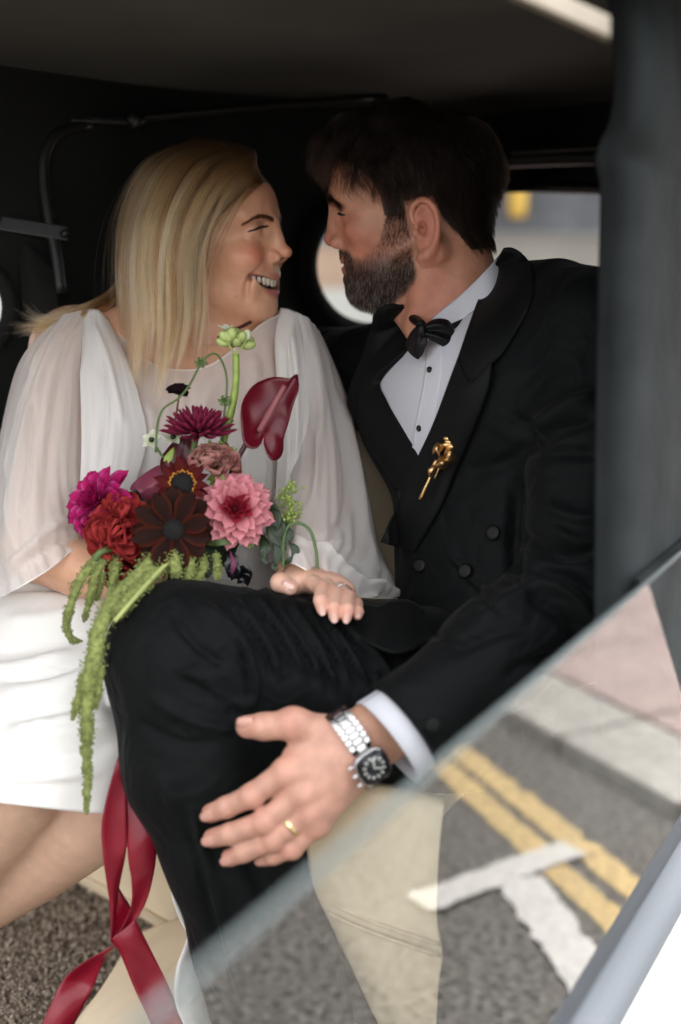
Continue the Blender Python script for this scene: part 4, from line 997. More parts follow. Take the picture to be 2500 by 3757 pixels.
for L in ([(860, 2200), (940, 2300), (1000, 2400), (1020, 2480)], [(900, 2160), (1000, 2270), (1070, 2380), (1110, 2470)], [(960, 2150), (1060, 2270), (1140, 2390), (1180, 2500)], [(1015, 2160), (1120, 2300), (1200, 2430), (1240, 2540)],
          [(1100, 2200), (1200, 2330), (1275, 2470)], [(1160, 2230), (1283, 2390), (1350, 2510)], [(1245, 2270), (1340, 2380), (1405, 2500)], [(1330, 2330), (1400, 2430), (1450, 2520)], [(820, 2260), (900, 2370), (935, 2480), (940, 2580)]):
    fl.append((L, 12, .0095)); fl.append(([(p[0] - 22, p[1] + 15) for p in L], 10, -.008))
fl += [([(638, 2215), (665, 2300), (745, 2385), (835, 2450)], 17, -0.0075), ([(735, 2205), (830, 2310), (880, 2420)], 19, 0.0090), ([(640, 2480), (800, 2560), (900, 2620)], 20, -0.0090), ([(560, 2560), (720, 2650), (880, 2680)], 24, 0.0090),
       ([(500, 2640), (640, 2720), (800, 2730)], 20, -0.0060), ([(760, 2520), (860, 2590), (950, 2560)], 19, 0.0090), ([(700, 2980), (790, 3250), (900, 3700)], 17, 0.0120), ([(640, 2900), (730, 3200), (840, 3650)], 20, -0.0075), ([(880, 3150), (960, 3300), (1040, 3400)], 20, -0.0105), ([(560, 2820), (640, 2950), (700, 3100)], 20, 0.0060)]
V = folds(V, N, fl)
trousers = mesh_obj('trousers', V, Q, M_wool, groom)
# --- shirt: collar, front, studs. Cloth lies on the chest: nets give photograph positions and the height above the jacket's surface
from mathutils.bvhtree import BVHTree
def bvh_of(*objs):
    Vs, Fs, n = [], [], 0
    for o in objs:
        me = o.data; W = parent_origin(o); v = np.zeros(len(me.vertices) * 3); me.vertices.foreach_get('co', v); v = v.reshape(-1, 3) + W
        Vs.append(v); Fs += [[i + n for i in p.vertices] for p in me.polygons]; n += len(v)
    return BVHTree.FromPolygons([tuple(p) for p in np.vstack(Vs)], Fs)
def lie(ctrl, nu, nv, bvh, smooth=6, default=None):
    G = net(ctrl, nu, nv); D = np.full((nv, nu), np.nan)
    for i in range(nv):
        for j in range(nu):
            u, v, _ = G[i, j]; r = AX_F + (u - 1250) / FPX * AX_R + (1878.5 - v) / FPX * AX_U; L = np.linalg.norm(r)
            h = bvh.ray_cast(Vector(CAM), Vector(r / L))
            if h[0] is not None: D[i, j] = h[3] / L
    if default is not None: D = np.where(np.isnan(D), default, np.minimum(D, default + .06))
    for i in range(nv):                                   # beyond the outline the cloth stands on at the last depth
        ok = np.where(~np.isnan(D[i]))[0]
        if len(ok): D[i] = np.interp(np.arange(nu), ok, D[i][ok])
    okr = [i for i in range(nv) if not np.isnan(D[i]).any()]
    for i in range(nv):
        if np.isnan(D[i]).any(): D[i] = D[min(okr, key=lambda k: abs(k - i))]
    for _ in range(smooth):
        E = np.pad(D, 1, mode='edge'); D = .5 * D + .125 * (E[:-2, 1:-1] + E[2:, 1:-1] + E[1:-1, :-2] + E[1:-1, 2:])
    G[..., 2] = D - G[..., 2]
    return ats(G.reshape(-1, 3)).reshape(G.shape)
jb = bvh_of(jacket)
def sh(ctrl, name, m, nu=24, nv=24, thick=.0012, parent=groom, smooth=6): return sheet(name, lie(ctrl, nu, nv, jb, smooth), m, parent, thick=thick)
sheet('shirt_collar', net_px([[(1585, 1170, 1.575), (1700, 1075, 1.552), (1790, 985, 1.555), (1838, 930, 1.60), (1850, 935, 1.66)],
    [(1640, 1215, 1.555), (1735, 1140, 1.534), (1810, 1060, 1.538), (1860, 980, 1.595), (1865, 980, 1.66)],
    [(1690, 1310, 1.545), (1750, 1250, 1.525), (1815, 1160, 1.530), (1870, 1050, 1.59), (1880, 1030, 1.66)]], 24, 24), M_shirt, groom, .0015)
sheet('shirt_collar', net_px([[(1598, 1160, 1.580), (1570, 1178, 1.600), (1530, 1150, 1.640), (1490, 1100, 1.69)], [(1640, 1222, 1.570), (1580, 1235, 1.588), (1520, 1215, 1.63), (1480, 1160, 1.69)]], 20, 12), M_shirt, groom, .0015)
sh([[(1800, 1110, .004), (1610, 1190, .002), (1500, 1225, .000), (1400, 1240, .00)],
    [(1700, 1380, .003), (1570, 1400, .004), (1470, 1400, .003), (1385, 1390, .001)],
    [(1670, 1530, .003), (1545, 1560, .004), (1460, 1540, .003), (1390, 1500, .001)],
    [(1650, 1720, .003), (1540, 1750, .003), (1470, 1720, .002), (1420, 1650, .001)]], 'shirt_front', M_shirt, 40, 40)
sh([[(1570, 1235, .004), (1600, 1235, .005), (1630, 1240, .005)], [(1555, 1400, .006), (1590, 1395, .007), (1620, 1385, .006)], [(1522, 1570, .006), (1560, 1565, .007), (1600, 1550, .006)], [(1510, 1690, .005), (1545, 1690, .006), (1590, 1680, .005)]], 'shirt_placket', M_shirt, 12, 30)
def jd(u, v):
    r = AX_F + (u - 1250) / FPX * AX_R + (1878.5 - v) / FPX * AX_U; L = np.linalg.norm(r); h = jb.ray_cast(Vector(CAM), Vector(r / L)); return h[3] / L if h[0] is not None else 1.56
for (u, v) in ((1577, 1357), (1539, 1572)):
    c = at(u, v, jd(u, v) - .0085); M = np.stack([AX_R, AX_U, -AX_F])
    Vs, Fs = ell_vf(c, (.0042, .0042, .0016), M, 16, 8); st_ = mesh_obj('shirt_stud', Vs, Fs, M_steel, groom)
    Vs, Fs = ell_vf(c - AX_F * .0012, (.0034, .0034, .0018), M, 16, 8); mesh_obj('stud_face', Vs, Fs, M_satin_k, st_)
# cuff of the shirt: a flared band round the wrist
def band(name, c, axis, r0, r1, w, m, parent, squash=1.0, n=40, thick=.0015, tilt=None, rows=4):
    a = unit(axis); e1 = unit(AX_U - a * (AX_U @ a)); e2 = np.cross(a, e1)
    G = np.zeros((rows, n + 1, 3))
    for i in range(rows):
        t = i / (rows - 1); r = r0 + (r1 - r0) * t
        for j in range(n + 1):
            th = 2 * math.pi * j / n; G[i, j] = c + a * w * (t - .5) + e1 * r * math.cos(th) + e2 * r * squash * math.sin(th)
    return sheet(name, G, m, parent, thick=thick)
band('shirt_cuff', at(1462, 2690, 1.315), cn, .0465, .0500, .030, M_shirt, groom, .92)
# --- lapels (the near one lies over the far one), collar of the jacket
def lapel(ctrl, name, nu=30, nv=40, thick=.004, smooth=8, default=None): return sheet(name, lie(ctrl, nu, nv, jb, smooth, default), M_wool_l, groom, thick=thick)
lapel([[(1848, 912, .012), (1880, 912, .014), (1920, 935, .012), (1955, 975, .005)],
       [(1765, 1080, .020), (1830, 1080, .016), (1895, 1090, .010), (1950, 1110, .004)],
       [(1690, 1290, .018), (1740, 1300, .014), (1800, 1300, .010), (1850, 1290, .004)],
       [(1682, 1320, .015), (1703, 1364, .014), (1725, 1404, .013), (1804, 1322, .010)]], 'jacket_collar')
lapel([[(1682, 1315, .018), (1725, 1400, .016), (1770, 1370, .014), (1806, 1325, .012)],
       [(1640, 1430, .018), (1690, 1440, .020), (1740, 1440, .016), (1790, 1430, .010)],
       [(1590, 1560, .017), (1640, 1570, .020), (1690, 1580, .016), (1735, 1575, .009)],
       [(1530, 1690, .016), (1580, 1710, .020), (1630, 1720, .016), (1672, 1720, .008)],
       [(1470, 1830, .016), (1520, 1850, .020), (1570, 1860, .016), (1618, 1855, .007)],
       [(1415, 1950, .014), (1460, 1960, .019), (1510, 1965, .015), (1560, 1958, .006)],
       [(1400, 1988, .010), (1430, 1998, .014), (1480, 2012, .012), (1525, 2020, .004)]], 'lapel', 30, 60, .005, 14, 1.56)
lapel([[(1480, 1120, .010), (1430, 1115, .015), (1395, 1130, .014), (1372, 1160, .006)],
       [(1545, 1186, .012), (1460, 1205, .022), (1390, 1260, .022), (1340, 1290, .010)],
       [(1525, 1255, .010), (1425, 1325, .022), (1350, 1380, .024), (1295, 1400, .012)],
       [(1400, 1385, .008), (1350, 1430, .022), (1310, 1470, .022), (1279, 1470, .012)],
       [(1420, 1470, .007), (1380, 1520, .020), (1335, 1545, .020), (1300, 1530, .010)],
       [(1490, 1590, .006), (1440, 1640, .016), (1395, 1665, .016), (1365, 1650, .008)],
       [(1545, 1680, .006), (1510, 1735, .013), (1470, 1770, .012), (1430, 1745, .006)],
       [(1555, 1700, .005), (1530, 1765, .011), (1500, 1830, .010), (1470, 1800, .005)]], 'lapel', 30, 70, .005, 14, 1.62)
# skirt of the jacket curling over the thigh
sheet('jacket_skirt', net_px([[(1330, 2215, 1.455), (1385, 2225, 1.445), (1440, 2205, 1.460), (1500, 2205, 1.475), (1560, 2240, 1.485)],
       [(1328, 2270, 1.425), (1385, 2290, 1.405), (1450, 2290, 1.410), (1520, 2290, 1.43), (1590, 2320, 1.455)],
       [(1322, 2330, 1.400), (1370, 2350, 1.375), (1440, 2380, 1.372), (1510, 2370, 1.385), (1590, 2350, 1.42)],
       [(1318, 2345, 1.392), (1360, 2362, 1.368), (1430, 2392, 1.362), (1500, 2388, 1.372), (1550, 2340, 1.41)]], 40, 24), M_wool_l, groom, .003)
# buttons
def button(u, v, r, n=(-.5, -.75, .3), d=None):
    n = unit(n); e1 = unit(np.cross(n, [0, 0, 1])); e2 = np.cross(n, e1); c = at(u, v, d or jd(u, v) - .004)
    prof = [(0, .0030), (.55, .0034), (.85, .0030), (1.0, .0018), (1.0, 0), (.9, -.001)]
    Vb = []; k = 24
    for (a, h) in prof: Vb += [c + n * h + (e1 * math.cos(t) + e2 * math.sin(t)) * r * a for t in np.linspace(0, 2 * math.pi, k, endpoint=False)]
    return mesh_obj('button', Vb, grid_faces(len(prof), k, cu=True), M_button, groom)
for (u, v) in ((1810, 1955), (1540, 2075), (1707, 2095)): button(u, v, .0088)
button(1478, 1812, .009); button(1590, 2660, .0075, (.1, -.9, .2))
# --- bow tie
tie = empty('bow_tie', at(1560, 1215, 1.56), groom); tie.location = at(1560, 1215, 1.56) - parent_origin(groom)
T0 = jd(1600, 1260) - .016
Tn = lambda rows: [[(u, v, T0 - o) for u, v, o in r] for r in rows]
sheet('tie_wing', net_px(Tn([[(1552, 1196, .006), (1600, 1172, .006), (1640, 1175, .004), (1660, 1196, .001)],
  [(1552, 1204, .011), (1602, 1190, .014), (1644, 1198, .010), (1666, 1218, .003)], [(1553, 1214, .009), (1604, 1214, .010), (1648, 1228, .007), (1671, 1243, .003)],
  [(1554, 1223, .012), (1602, 1236, .015), (1648, 1256, .011), (1677, 1266, .003)], [(1556, 1232, .006), (1598, 1254, .007), (1645, 1280, .004), (1681, 1288, .001)]]), 36, 30), M_satin_k, tie, .002)
sheet('tie_wing', net_px(Tn([[(1540, 1190, .004), (1515, 1215, -.008), (1500, 1240, -.018), (1490, 1265, -.028)],
  [(1550, 1215, .012), (1530, 1245, .006), (1512, 1275, -.004), (1502, 1288, -.014)], [(1556, 1230, .008), (1545, 1262, .008), (1530, 1294, .001), (1518, 1306, -.006)],
  [(1566, 1238, .010), (1562, 1270, .008), (1550, 1300, .004), (1532, 1318, .0)]]), 24, 24), M_satin_k, tie, .003)
Vk, Fk = ell_vf(at(1548, 1213, T0 - .012), (.0055, .005, .0085), None, 16, 10); mesh_obj('tie_knot', Vk, Fk, M_satin_k, tie)
tube('tie_band', ats([(1548, 1195, T0 + .01), (1535, 1180, T0 + .04), (1510, 1165, T0 + .08)]), .006, M_satin_k, tie, n=8)
# --- watch
watch = empty('wristwatch', parent=groom); wc = at(1306, 2738, 1.312); watch.location = wc - parent_origin(groom)
e2 = unit(-AX_F - g_ax * (-AX_F @ g_ax)); e1 = unit(np.cross(e2, g_ax)); e1 = e1 if e1 @ AX_U > 0 else -e1
RX, RY = .0395, .0275
def w_at(ph, off=0.0, rad=0.0):
    return wc + e1 * (RX + rad) * math.sin(ph) + e2 * (RY + rad) * math.cos(ph) + g_ax * off
def w_frame(ph):
    t = unit(e1 * RX * math.cos(ph) - e2 * RY * math.sin(ph)); n = unit(np.cross(t, g_ax)); n = n if n @ (w_at(ph) - wc) > 0 else -n
    return t, n
CASE = R_(-28)
phs = list(np.arange(R_(1), R_(150), R_(9.5))) + list(np.arange(R_(-72), R_(-190), -R_(9.5)))
for ph in phs:
    t, n = w_frame(ph); ww = .0098 if ph > 0 else .009
    for off, hw in ((0, .0050), (-.0088, .0031), (.0088, .0031)):
        sh_ = .0016 if off else 0
        Vb, Fb = box_vf(w_at(ph + (R_(4.5) if off else 0), off, .0015), t, g_ax, n, .0029, hw, .0017, .0008); mesh_obj('link', Vb, Fb, M_steel, watch)
    Vb, Fb = box_vf(w_at(ph, 0, -.0005), t, g_ax, n, .0036, .0110, .0008); mesh_obj('link_pin', Vb, Fb, M_steel_d, watch)
t, n = w_frame(CASE); cc_ = w_at(CASE, -.0005, .004)
def disc(name, c, r, hgt, m, parent, sq=2.6, k=40, lip=.0006, top=True):
    Vb = []
    for a, h in ((1.0, -hgt), (1.0, hgt - lip), (1 - lip / r, hgt), (0.001, hgt)):
        for q in np.linspace(0, 2 * math.pi, k, endpoint=False):
            x, y = math.cos(q), math.sin(q); s = (abs(x) ** sq + abs(y) ** sq) ** (-1 / sq)
            Vb.append(c + (t * x + g_ax * y) * s * r * a + n * h)
    return mesh_obj(name, Vb, grid_faces(4, k, cu=True), m, parent)
disc('case', cc_, .0178, .0040, M_steel, watch, 3.2); disc('bezel', cc_ + n * .0046, .0168, .0014, M_steel_d, watch, 3.0); dial = disc('dial', cc_ + n * .0062, .0130, .0003, M_dial, watch, 2.2)
for k in range(12):
    q = k * math.pi / 6; r = t * math.cos(q) + g_ax * math.sin(q); s = np.cross(n, r)
    Vb, Fb = box_vf(cc_ + n * .0067 + r * .0104, r, s, n, .0015, .0009, .0002); mesh_obj('hour_marker', Vb, Fb, M_lume, watch)
for q, L in ((2.2, .0085), (.3, .011)):
    r = t * math.cos(q) + g_ax * math.sin(q); s = np.cross(n, r); Vb, Fb = box_vf(cc_ + n * .0071 + r * L * .45, r, s, n, L * .55, .0007, .0002); mesh_obj('hand', Vb, Fb, M_lume, watch)
for o in (-.011, 0, .011):
    Vb, Fb = tube_mesh([cc_ - g_ax * .017 + t * o, cc_ - g_ax * .0225 + t * o], .0026 if o == 0 else .002, 10); mesh_obj('crown', Vb, Fb, M_steel, watch)
# wedding ring
rp = [g_Z(*p) for p in g_fing['ring'][0]]; rc = rp[0] + (rp[1] - rp[0]) * .50; ra = unit(rp[1] - rp[0])
ring = band('wedding_ring', rc, ra, .0118, .0118, .005, mat('gold_ring', (.75, .58, .30), rough=.15, metal=1), groom, 1.0, thick=.0018)
tag(ring, 'gold ring on ring finger')
# brooch: a cast gold flower on a stem
br = empty('brooch', at(1620, 1700, 1.50), groom); br.location = at(1620, 1700, 1.50) - parent_origin(groom)
BR0 = jd(1615, 1680) - .030
Bz = lambda x, y, d: at(1250 + x / 1.568, 1000 + y / 1.568, d - 1.497 + BR0)
tube('stem', [Bz(460, 1305, 1.511), Bz(490, 1235, 1.505), Bz(515, 1180, 1.502), Bz(530, 1130, 1.50), Bz(555, 1080, 1.497)], [.0026, .0022, .0020, .0026, .0030], M_gold, br, n=16)
tube('bud', [Bz(515, 1175, 1.500), Bz(522, 1140, 1.496), Bz(545, 1110, 1.497)], [.0015, .0042, .002], M_gold, br, n=10)
tube('pin', [Bz(540, 1185, 1.502), Bz(560, 1140, 1.499), Bz(575, 1100, 1.498)], .0011, M_gold, br, n=8)
rr = np.random.default_rng(3)
def gold_petal(P, name='petal'):
    G = net_px([[(1250 + x / 1.568, 1000 + y / 1.568, d - 1.497 + BR0) for x, y, d in row] for row in P], 14, 14)
    G = G + rr.normal(0, .0004, G.shape); return sheet(name, G, M_gold, br, .0014)
gold_petal([[(555, 1085, 1.497), (575, 1060, 1.490), (600, 1055, 1.494)], [(548, 1110, 1.488), (585, 1095, 1.480), (630, 1080, 1.490)], [(570, 1128, 1.494), (605, 1128, 1.490), (636, 1100, 1.496)]])
gold_petal([[(575, 1070, 1.494), (560, 1040, 1.497), (550, 1010, 1.492)], [(570, 1040, 1.486), (548, 1020, 1.484), (530, 1040, 1.492)], [(595, 1010, 1.492), (565, 978, 1.488), (538, 1005, 1.494)]])
gold_petal([[(590, 1070, 1.494), (600, 1030, 1.489), (605, 1000, 1.495)], [(610, 1085, 1.486), (630, 1040, 1.482), (640, 1000, 1.490)], [(640, 1100, 1.494), (665, 1070, 1.490), (655, 1020, 1.496)]])
for i, (x, y, r) in enumerate(((625, 955, .0058), (632, 975, .0062), (620, 990, .0064), (640, 1000, .0062), (628, 945, .0045), (655, 1000, .004))):
    Vk, Fk = ell_vf(Bz(x, y, 1.491), (r * 1.2, r * .7, r * .6), None, 12, 8); mesh_obj('bead', Vk, Fk, M_gold, br)
# ------------------------------------------------------------------ bride: body and clothes
M_dress = mat('white_crepe', (.74, .725, .70), rough=.55, spec=.3, bump=.15, bscale=2200, bdist=.0003, sheen=.1, wr=.5, wscale=11, wdist=.006)
def chiffon(name, alpha=.55):
    m, n, l, b = mat_new(name); n.remove(b)
    df = n.new('ShaderNodeBsdfDiffuse'); df.inputs['Color'].default_value = (.86, .84, .825, 1)
    tl = n.new('ShaderNodeBsdfTranslucent'); tl.inputs['Color'].default_value = (.86, .84, .825, 1)
    m1 = n.new('ShaderNodeMixShader'); m1.inputs[0].default_value = .35; l.new(df.outputs[0], m1.inputs[1]); l.new(tl.outputs[0], m1.inputs[2])
    tr = n.new('ShaderNodeBsdfTransparent'); m2 = n.new('ShaderNodeMixShader'); l.new(tr.outputs[0], m2.inputs[1]); l.new(m1.outputs[0], m2.inputs[2])
    # woven threads close up when seen at a slant
    lw = n.new('ShaderNodeLayerWeight'); lw.inputs['Blend'].default_value = .35; mr = n.new('ShaderNodeMapRange'); mr.inputs['To Min'].default_value = alpha; mr.inputs['To Max'].default_value = .97
    l.new(lw.outputs['Facing'], mr.inputs['Value']); l.new(mr.outputs[0], m2.inputs[0]); l.new(m2.outputs[0], n['Material Output'].inputs['Surface'])
    return m
M_chif = chiffon('white_chiffon', .60)
M_chif2 = chiffon('white_chiffon_doubled', .82)
M_nail_b = mat('pale_nail', (.66, .42, .36), rough=.2, coat=.5)
def arm_skin(V, w=None):
    C = np.tile(np.array([.62, .345, .225]), (len(V), 1))
    return C
# --- right arm (towards the bouquet) and left arm with the hand on his thigh
allp = ats([(-80, 1150, 1.4), (1400, 1150, 1.4), (-80, 2500, 1.4), (1400, 2500, 1.4), (-80, 1150, 1.85), (1400, 2500, 1.85)])
S = SDF(allp.min(0), allp.max(0), .006)
S.add(P_chain(ats([(260, 1290, 1.72), (185, 1650, 1.66), (130, 2010, 1.58)]), [.050, .046, .040]), 0)
S.add(P_chain(ats([(130, 2010, 1.58), (300, 2085, 1.53), (440, 2110, 1.50), (520, 2110, 1.49)]), [.040, .036, .028, .030]), .01)
S.add(P_chain(ats([(1030, 1300, 1.76), (1110, 1600, 1.72), (1180, 1880, 1.65)]), [.048, .043, .038]), 0)
S.add(P_chain(ats([(1180, 1880, 1.65), (1120, 2010, 1.56), (1095, 2090, 1.50)]), [.038, .033, .027]), .01)
S.add(P_chain(ats([(300, 1290, 1.73), (640, 1270, 1.76), (1000, 1300, 1.77)]), [.055, .06, .052]), .04)
S.add(P_ell(at(650, 1480, 1.75), (.145, .095, .13)), .05)
S.add(P_ell(at(650, 1950, 1.72), (.11, .09, .2)), .05)
Va, Qa = S.skin(); Va = relax(Va, Qa, 2, .5)
def b_hand():
    Z = lambda x, y, d: at(900 + x / 2.613, 1950 + y / 2.613, d)
    allp = ats([(960, 2030, 1.33), (1360, 2030, 1.33), (960, 2310, 1.33), (1360, 2310, 1.33), (960, 2030, 1.54), (1360, 2310, 1.54)])
    S = SDF(allp.min(0), allp.max(0), .0014)
    wr = Z(560, 400, 1.495)
    S.add(P_cap(at(1110, 2060, 1.53), wr, .027, .023), 0)
    fing = {
     'index': ([(610, 470, 1.445), (738, 545, 1.412), (722, 660, 1.386), (737, 745, 1.378)], [.0100, .0084, .0075, .0062]),
     'middle': ([(740, 500, 1.445), (865, 610, 1.405), (850, 730, 1.378), (855, 815, 1.370)], [.0100, .0085, .0076, .0062]),
     'ring': ([(860, 530, 1.450), (985, 630, 1.408), (982, 745, 1.378), (972, 825, 1.370)], [.0096, .0081, .0072, .0058]),
     'pinky': ([(960, 580, 1.452), (1065, 690, 1.415), (1080, 765, 1.390), (1080, 805, 1.382)], [.0084, .0071, .0063, .0051])}
    for k, (P, R) in fing.items():
        P = [Z(*p) for p in P]; S.add(P_cap(wr, P[0], .0165, .0125), .012)
    S.add(P_cap(wr, Z(430, 500, 1.455), .018, .014), .012)
    S.add(P_chain([Z(480, 490, 1.450), Z(340, 490, 1.437), Z(430, 540, 1.425)], [.0125, .0112, .0085], .003), .005)
    for k, (P, R) in fing.items():
        P = [Z(*p) for p in P]; S.add(P_chain(P, R, .002), .0018)
    V, Q = S.skin(); V = relax(V, Q, 1, .4)
    C = np.tile(np.array([.62, .38, .29]), (len(V), 1)); w = np.zeros(len(V))
    for k, (P, R) in fing.items():
        for i, g in ((1, .5), (3, .6)): w += g * bump(V, Z(*P[i]), (.011,) * 3)
    C += (np.array([.62, .28, .21]) - C) * np.clip(w, 0, 1)[:, None]
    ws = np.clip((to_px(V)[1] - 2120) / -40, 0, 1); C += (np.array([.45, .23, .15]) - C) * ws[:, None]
    nails = [(Z(*P[3]) - AX_F * .002 + unit(Z(*P[3]) - Z(*P[2])) * .003, unit(Z(*P[3]) - Z(*P[2])), R[3] * 1.02) for P, R in fing.values()]
    nails.append((Z(425, 535, 1.425) - AX_F * .003 + AX_U * .002, unit(Z(445, 555, 1.425) - Z(370, 510, 1.43)), .0064))
    return V, Q, C, nails, {k: [Z(*p) for p in v[0]] for k, v in fing.items()}
Vb_, Qb_, Cb_, b_nails, b_fing = b_hand()
# --- legs
allp = ats([(-200, 2150, 1.2), (760, 2150, 1.2), (-200, 3900, 1.2), (760, 3900, 1.2), (-200, 2150, 2.0), (760, 3900, 2.0)])
S = SDF(allp.min(0), allp.max(0), .006)
S.add(P_chain(ats([(700, 2260, 1.70), (430, 2890, 1.53)]), [.07, .056]), 0)
S.add(P_chain(ats([(430, 2895, 1.53), (330, 3010, 1.54), (120, 3180, 1.60), (-60, 3330, 1.66), (-150, 3420, 1.70)]), [.056, .054, .047, .034, .032]), .02)
S.add(P_chain(ats([(420, 2260, 1.70), (60, 2870, 1.50)]), [.07, .056]), 0)
S.add(P_chain(ats([(60, 2890, 1.50), (-20, 3010, 1.52), (-190, 3240, 1.58)]), [.056, .052, .045]), .015)
Vl, Ql = S.skin(); Vl = relax(Vl, Ql, 2, .5)
V0 = b_w(B_head[0]); ns = np.cumsum([0, len(V0), len(Va), len(Vb_)])
bb = mesh_obj('body', np.vstack([V0, Va, Vb_, Vl]), np.vstack([B_head[1], Qa + ns[1], Qb_ + ns[2], Ql + ns[3]]), M_skin_b, bride)
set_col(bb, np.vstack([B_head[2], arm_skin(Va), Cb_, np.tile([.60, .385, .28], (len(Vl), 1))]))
for c, d, r in b_nails: nail_obj(c, d, r, M_nail_b, bride, 1.25)
# rings: slim band with a cluster of stones
rp = b_fing['ring']; rc = rp[0] + (rp[1] - rp[0]) * .62; eng = empty('engagement_ring', parent=bride); eng.location = rc - parent_origin(bride)
band('ring_band', rc, rp[1] - rp[0], .0100, .0100, .002, M_steel, eng, thick=.0012)
M_gem = mat('cut_stone', (.75, .68, .78), rough=.05, spec=1.0, coat=1)
for i in range(7):
    p = at(1277 + (i - 3) * 3.6, 2163 + abs(i - 2) * 2.2, 1.418 - .001 * (i % 2)); Vs, Fs = ell_vf(p, (.0019, .0019, .0019), None, 6, 5); mesh_obj('stone', Vs, Fs, M_gem if i % 3 else M_steel, eng, smooth=False)
# --- dress: bodice and skirt
allp = ats([(150, 1500, 1.45), (1250, 1500, 1.45), (150, 2450, 1.45), (1250, 2450, 1.45), (150, 1500, 1.9), (1250, 2450, 1.9)])
S = SDF(allp.min(0), allp.max(0), .005)
S.add(P_ell(at(660, 1700, 1.735), (.155, .108, .13)), 0)
S.add(P_ell(at(520, 1690, 1.670), (.062, .052, .060)), .04); S.add(P_ell(at(800, 1690, 1.675), (.062, .052, .060)), .04)
S.add(P_ell(at(680, 2000, 1.72), (.125, .10, .16)), .05)
S.add(P_ell(at(640, 2280, 1.70), (.17, .12, .10)), .05)
S.cut(P_half(at(650, 1592, 1.66), -np.array([0, .30, 1.0])), .004)
V, Q = S.skin(); V = relax(V, Q, 2, .5); N = vnormals(V, Q)
V = folds(V, N, [([(900, 1700), (880, 1900), (930, 2100)], 26, .004), ([(960, 1700), (970, 1900), (1000, 2100)], 22, -.004), ([(480, 1800), (450, 1950)], 25, .003)])
dress = empty('dress', parent=bride)
mesh_obj('bodice', V, Q, M_dress, dress)
sk = [[(-180, 2060, 1.70), (60, 2060, 1.64), (300, 2080, 1.60), (520, 2100, 1.58), (760, 2120, 1.60), (980, 2160, 1.66)],
      [(-180, 2200, 1.60), (60, 2190, 1.555), (280, 2190, 1.53), (500, 2200, 1.525), (740, 2220, 1.54), (960, 2260, 1.60)],
      [(-180, 2400, 1.54), (40, 2390, 1.50), (240, 2380, 1.475), (460, 2380, 1.475), (700, 2400, 1.49), (900, 2430, 1.55)],
      [(-180, 2600, 1.47), (40, 2600, 1.435), (240, 2600, 1.425), (440, 2590, 1.445), (640, 2590, 1.48), (840, 2600, 1.52)],
      [(-180, 2790, 1.43), (40, 2800, 1.40), (240, 2810, 1.40), (440, 2815, 1.43), (600, 2820, 1.47), (760, 2830, 1.52)],
      [(-180, 2915, 1.42), (0, 2945, 1.392), (200, 2968, 1.40), (380, 2985, 1.425), (560, 2990, 1.46), (700, 2990, 1.52)]]
Gs = net_px(sk, 60, 70); nS = sheet_normals(Gs); uu, vv, dd = to_px(Gs.reshape(-1, 3)); uu = uu.reshape(Gs.shape[:2]); vv = vv.reshape(Gs.shape[:2])
disp = np.zeros(uu.shape)
for L, w, h in [([(-20, 2400), (150, 2370), (330, 2330)], 30, -0.0084), ([(-20, 2560), (200, 2520), (420, 2420)], 34, 0.0084), ([(0, 2640), (220, 2600), (420, 2560)], 26, -0.0084), ([(0, 2720), (250, 2680), (440, 2650)], 30, 0.0084), ([(60, 2800), (260, 2770), (430, 2740)], 22, -0.0056), ([(0, 2290), (200, 2270), (340, 2230)], 28, 0.0070)] + [([(-40, 2460), (100, 2440), (260, 2390)], 14, 0.0084), ([(0, 2500), (160, 2490), (330, 2440)], 12, -0.0084), ([(40, 2680), (240, 2640), (430, 2600)], 12, 0.0098), ([(-30, 2860), (150, 2850), (380, 2830)], 16, 0.0056), ([(380, 2330), (360, 2480), (420, 2620)], 18, -0.0084), ([(0, 2160), (140, 2150), (330, 2160)], 16, -0.0084)]:
    D, t = seg_dist(uu, vv, catmull(L, 12)); disp += h * np.exp(-(D / w) ** 2) * np.clip(np.minimum(t, 1 - t) * 5 + .15, 0, 1)
sgn = -1 if (nS[35, 30] @ -AX_F) < 0 else 1
Gs = Gs + nS * sgn * disp[..., None]
sheet('skirt', Gs, M_dress, dress, .003)
# lining seen below the hem, ruffled train hanging beside his leg
tr = [[(680, 3180, 1.47), (668, 3200, 1.465), (640, 3250, 1.45), (632, 3285, 1.445), (660, 3370, 1.45), (688, 3430, 1.45), (672, 3490, 1.44), (650, 3550, 1.435), (640, 3640, 1.435), (650, 3700, 1.44), (680, 3770, 1.44), (700, 3830, 1.44)],
      [(760, 3180, 1.50), (755, 3220, 1.50), (740, 3270, 1.49), (735, 3310, 1.485), (750, 3390, 1.475), (765, 3440, 1.475), (755, 3500, 1.47), (735, 3560, 1.46), (735, 3640, 1.46), (745, 3700, 1.46), (765, 3770, 1.46), (780, 3830, 1.46)],
      [(900, 3180, 1.53), (900, 3230, 1.53), (900, 3280, 1.53), (900, 3330, 1.53), (900, 3400, 1.53), (900, 3450, 1.53), (910, 3500, 1.53), (920, 3560, 1.53), (930, 3640, 1.53), (940, 3700, 1.53), (950, 3770, 1.53), (960, 3830, 1.53)]]
tag(sheet('train', net_px(tr, 70, 14), M_dress, dress, .002), 'wavy white edge hanging beside his trouser leg')
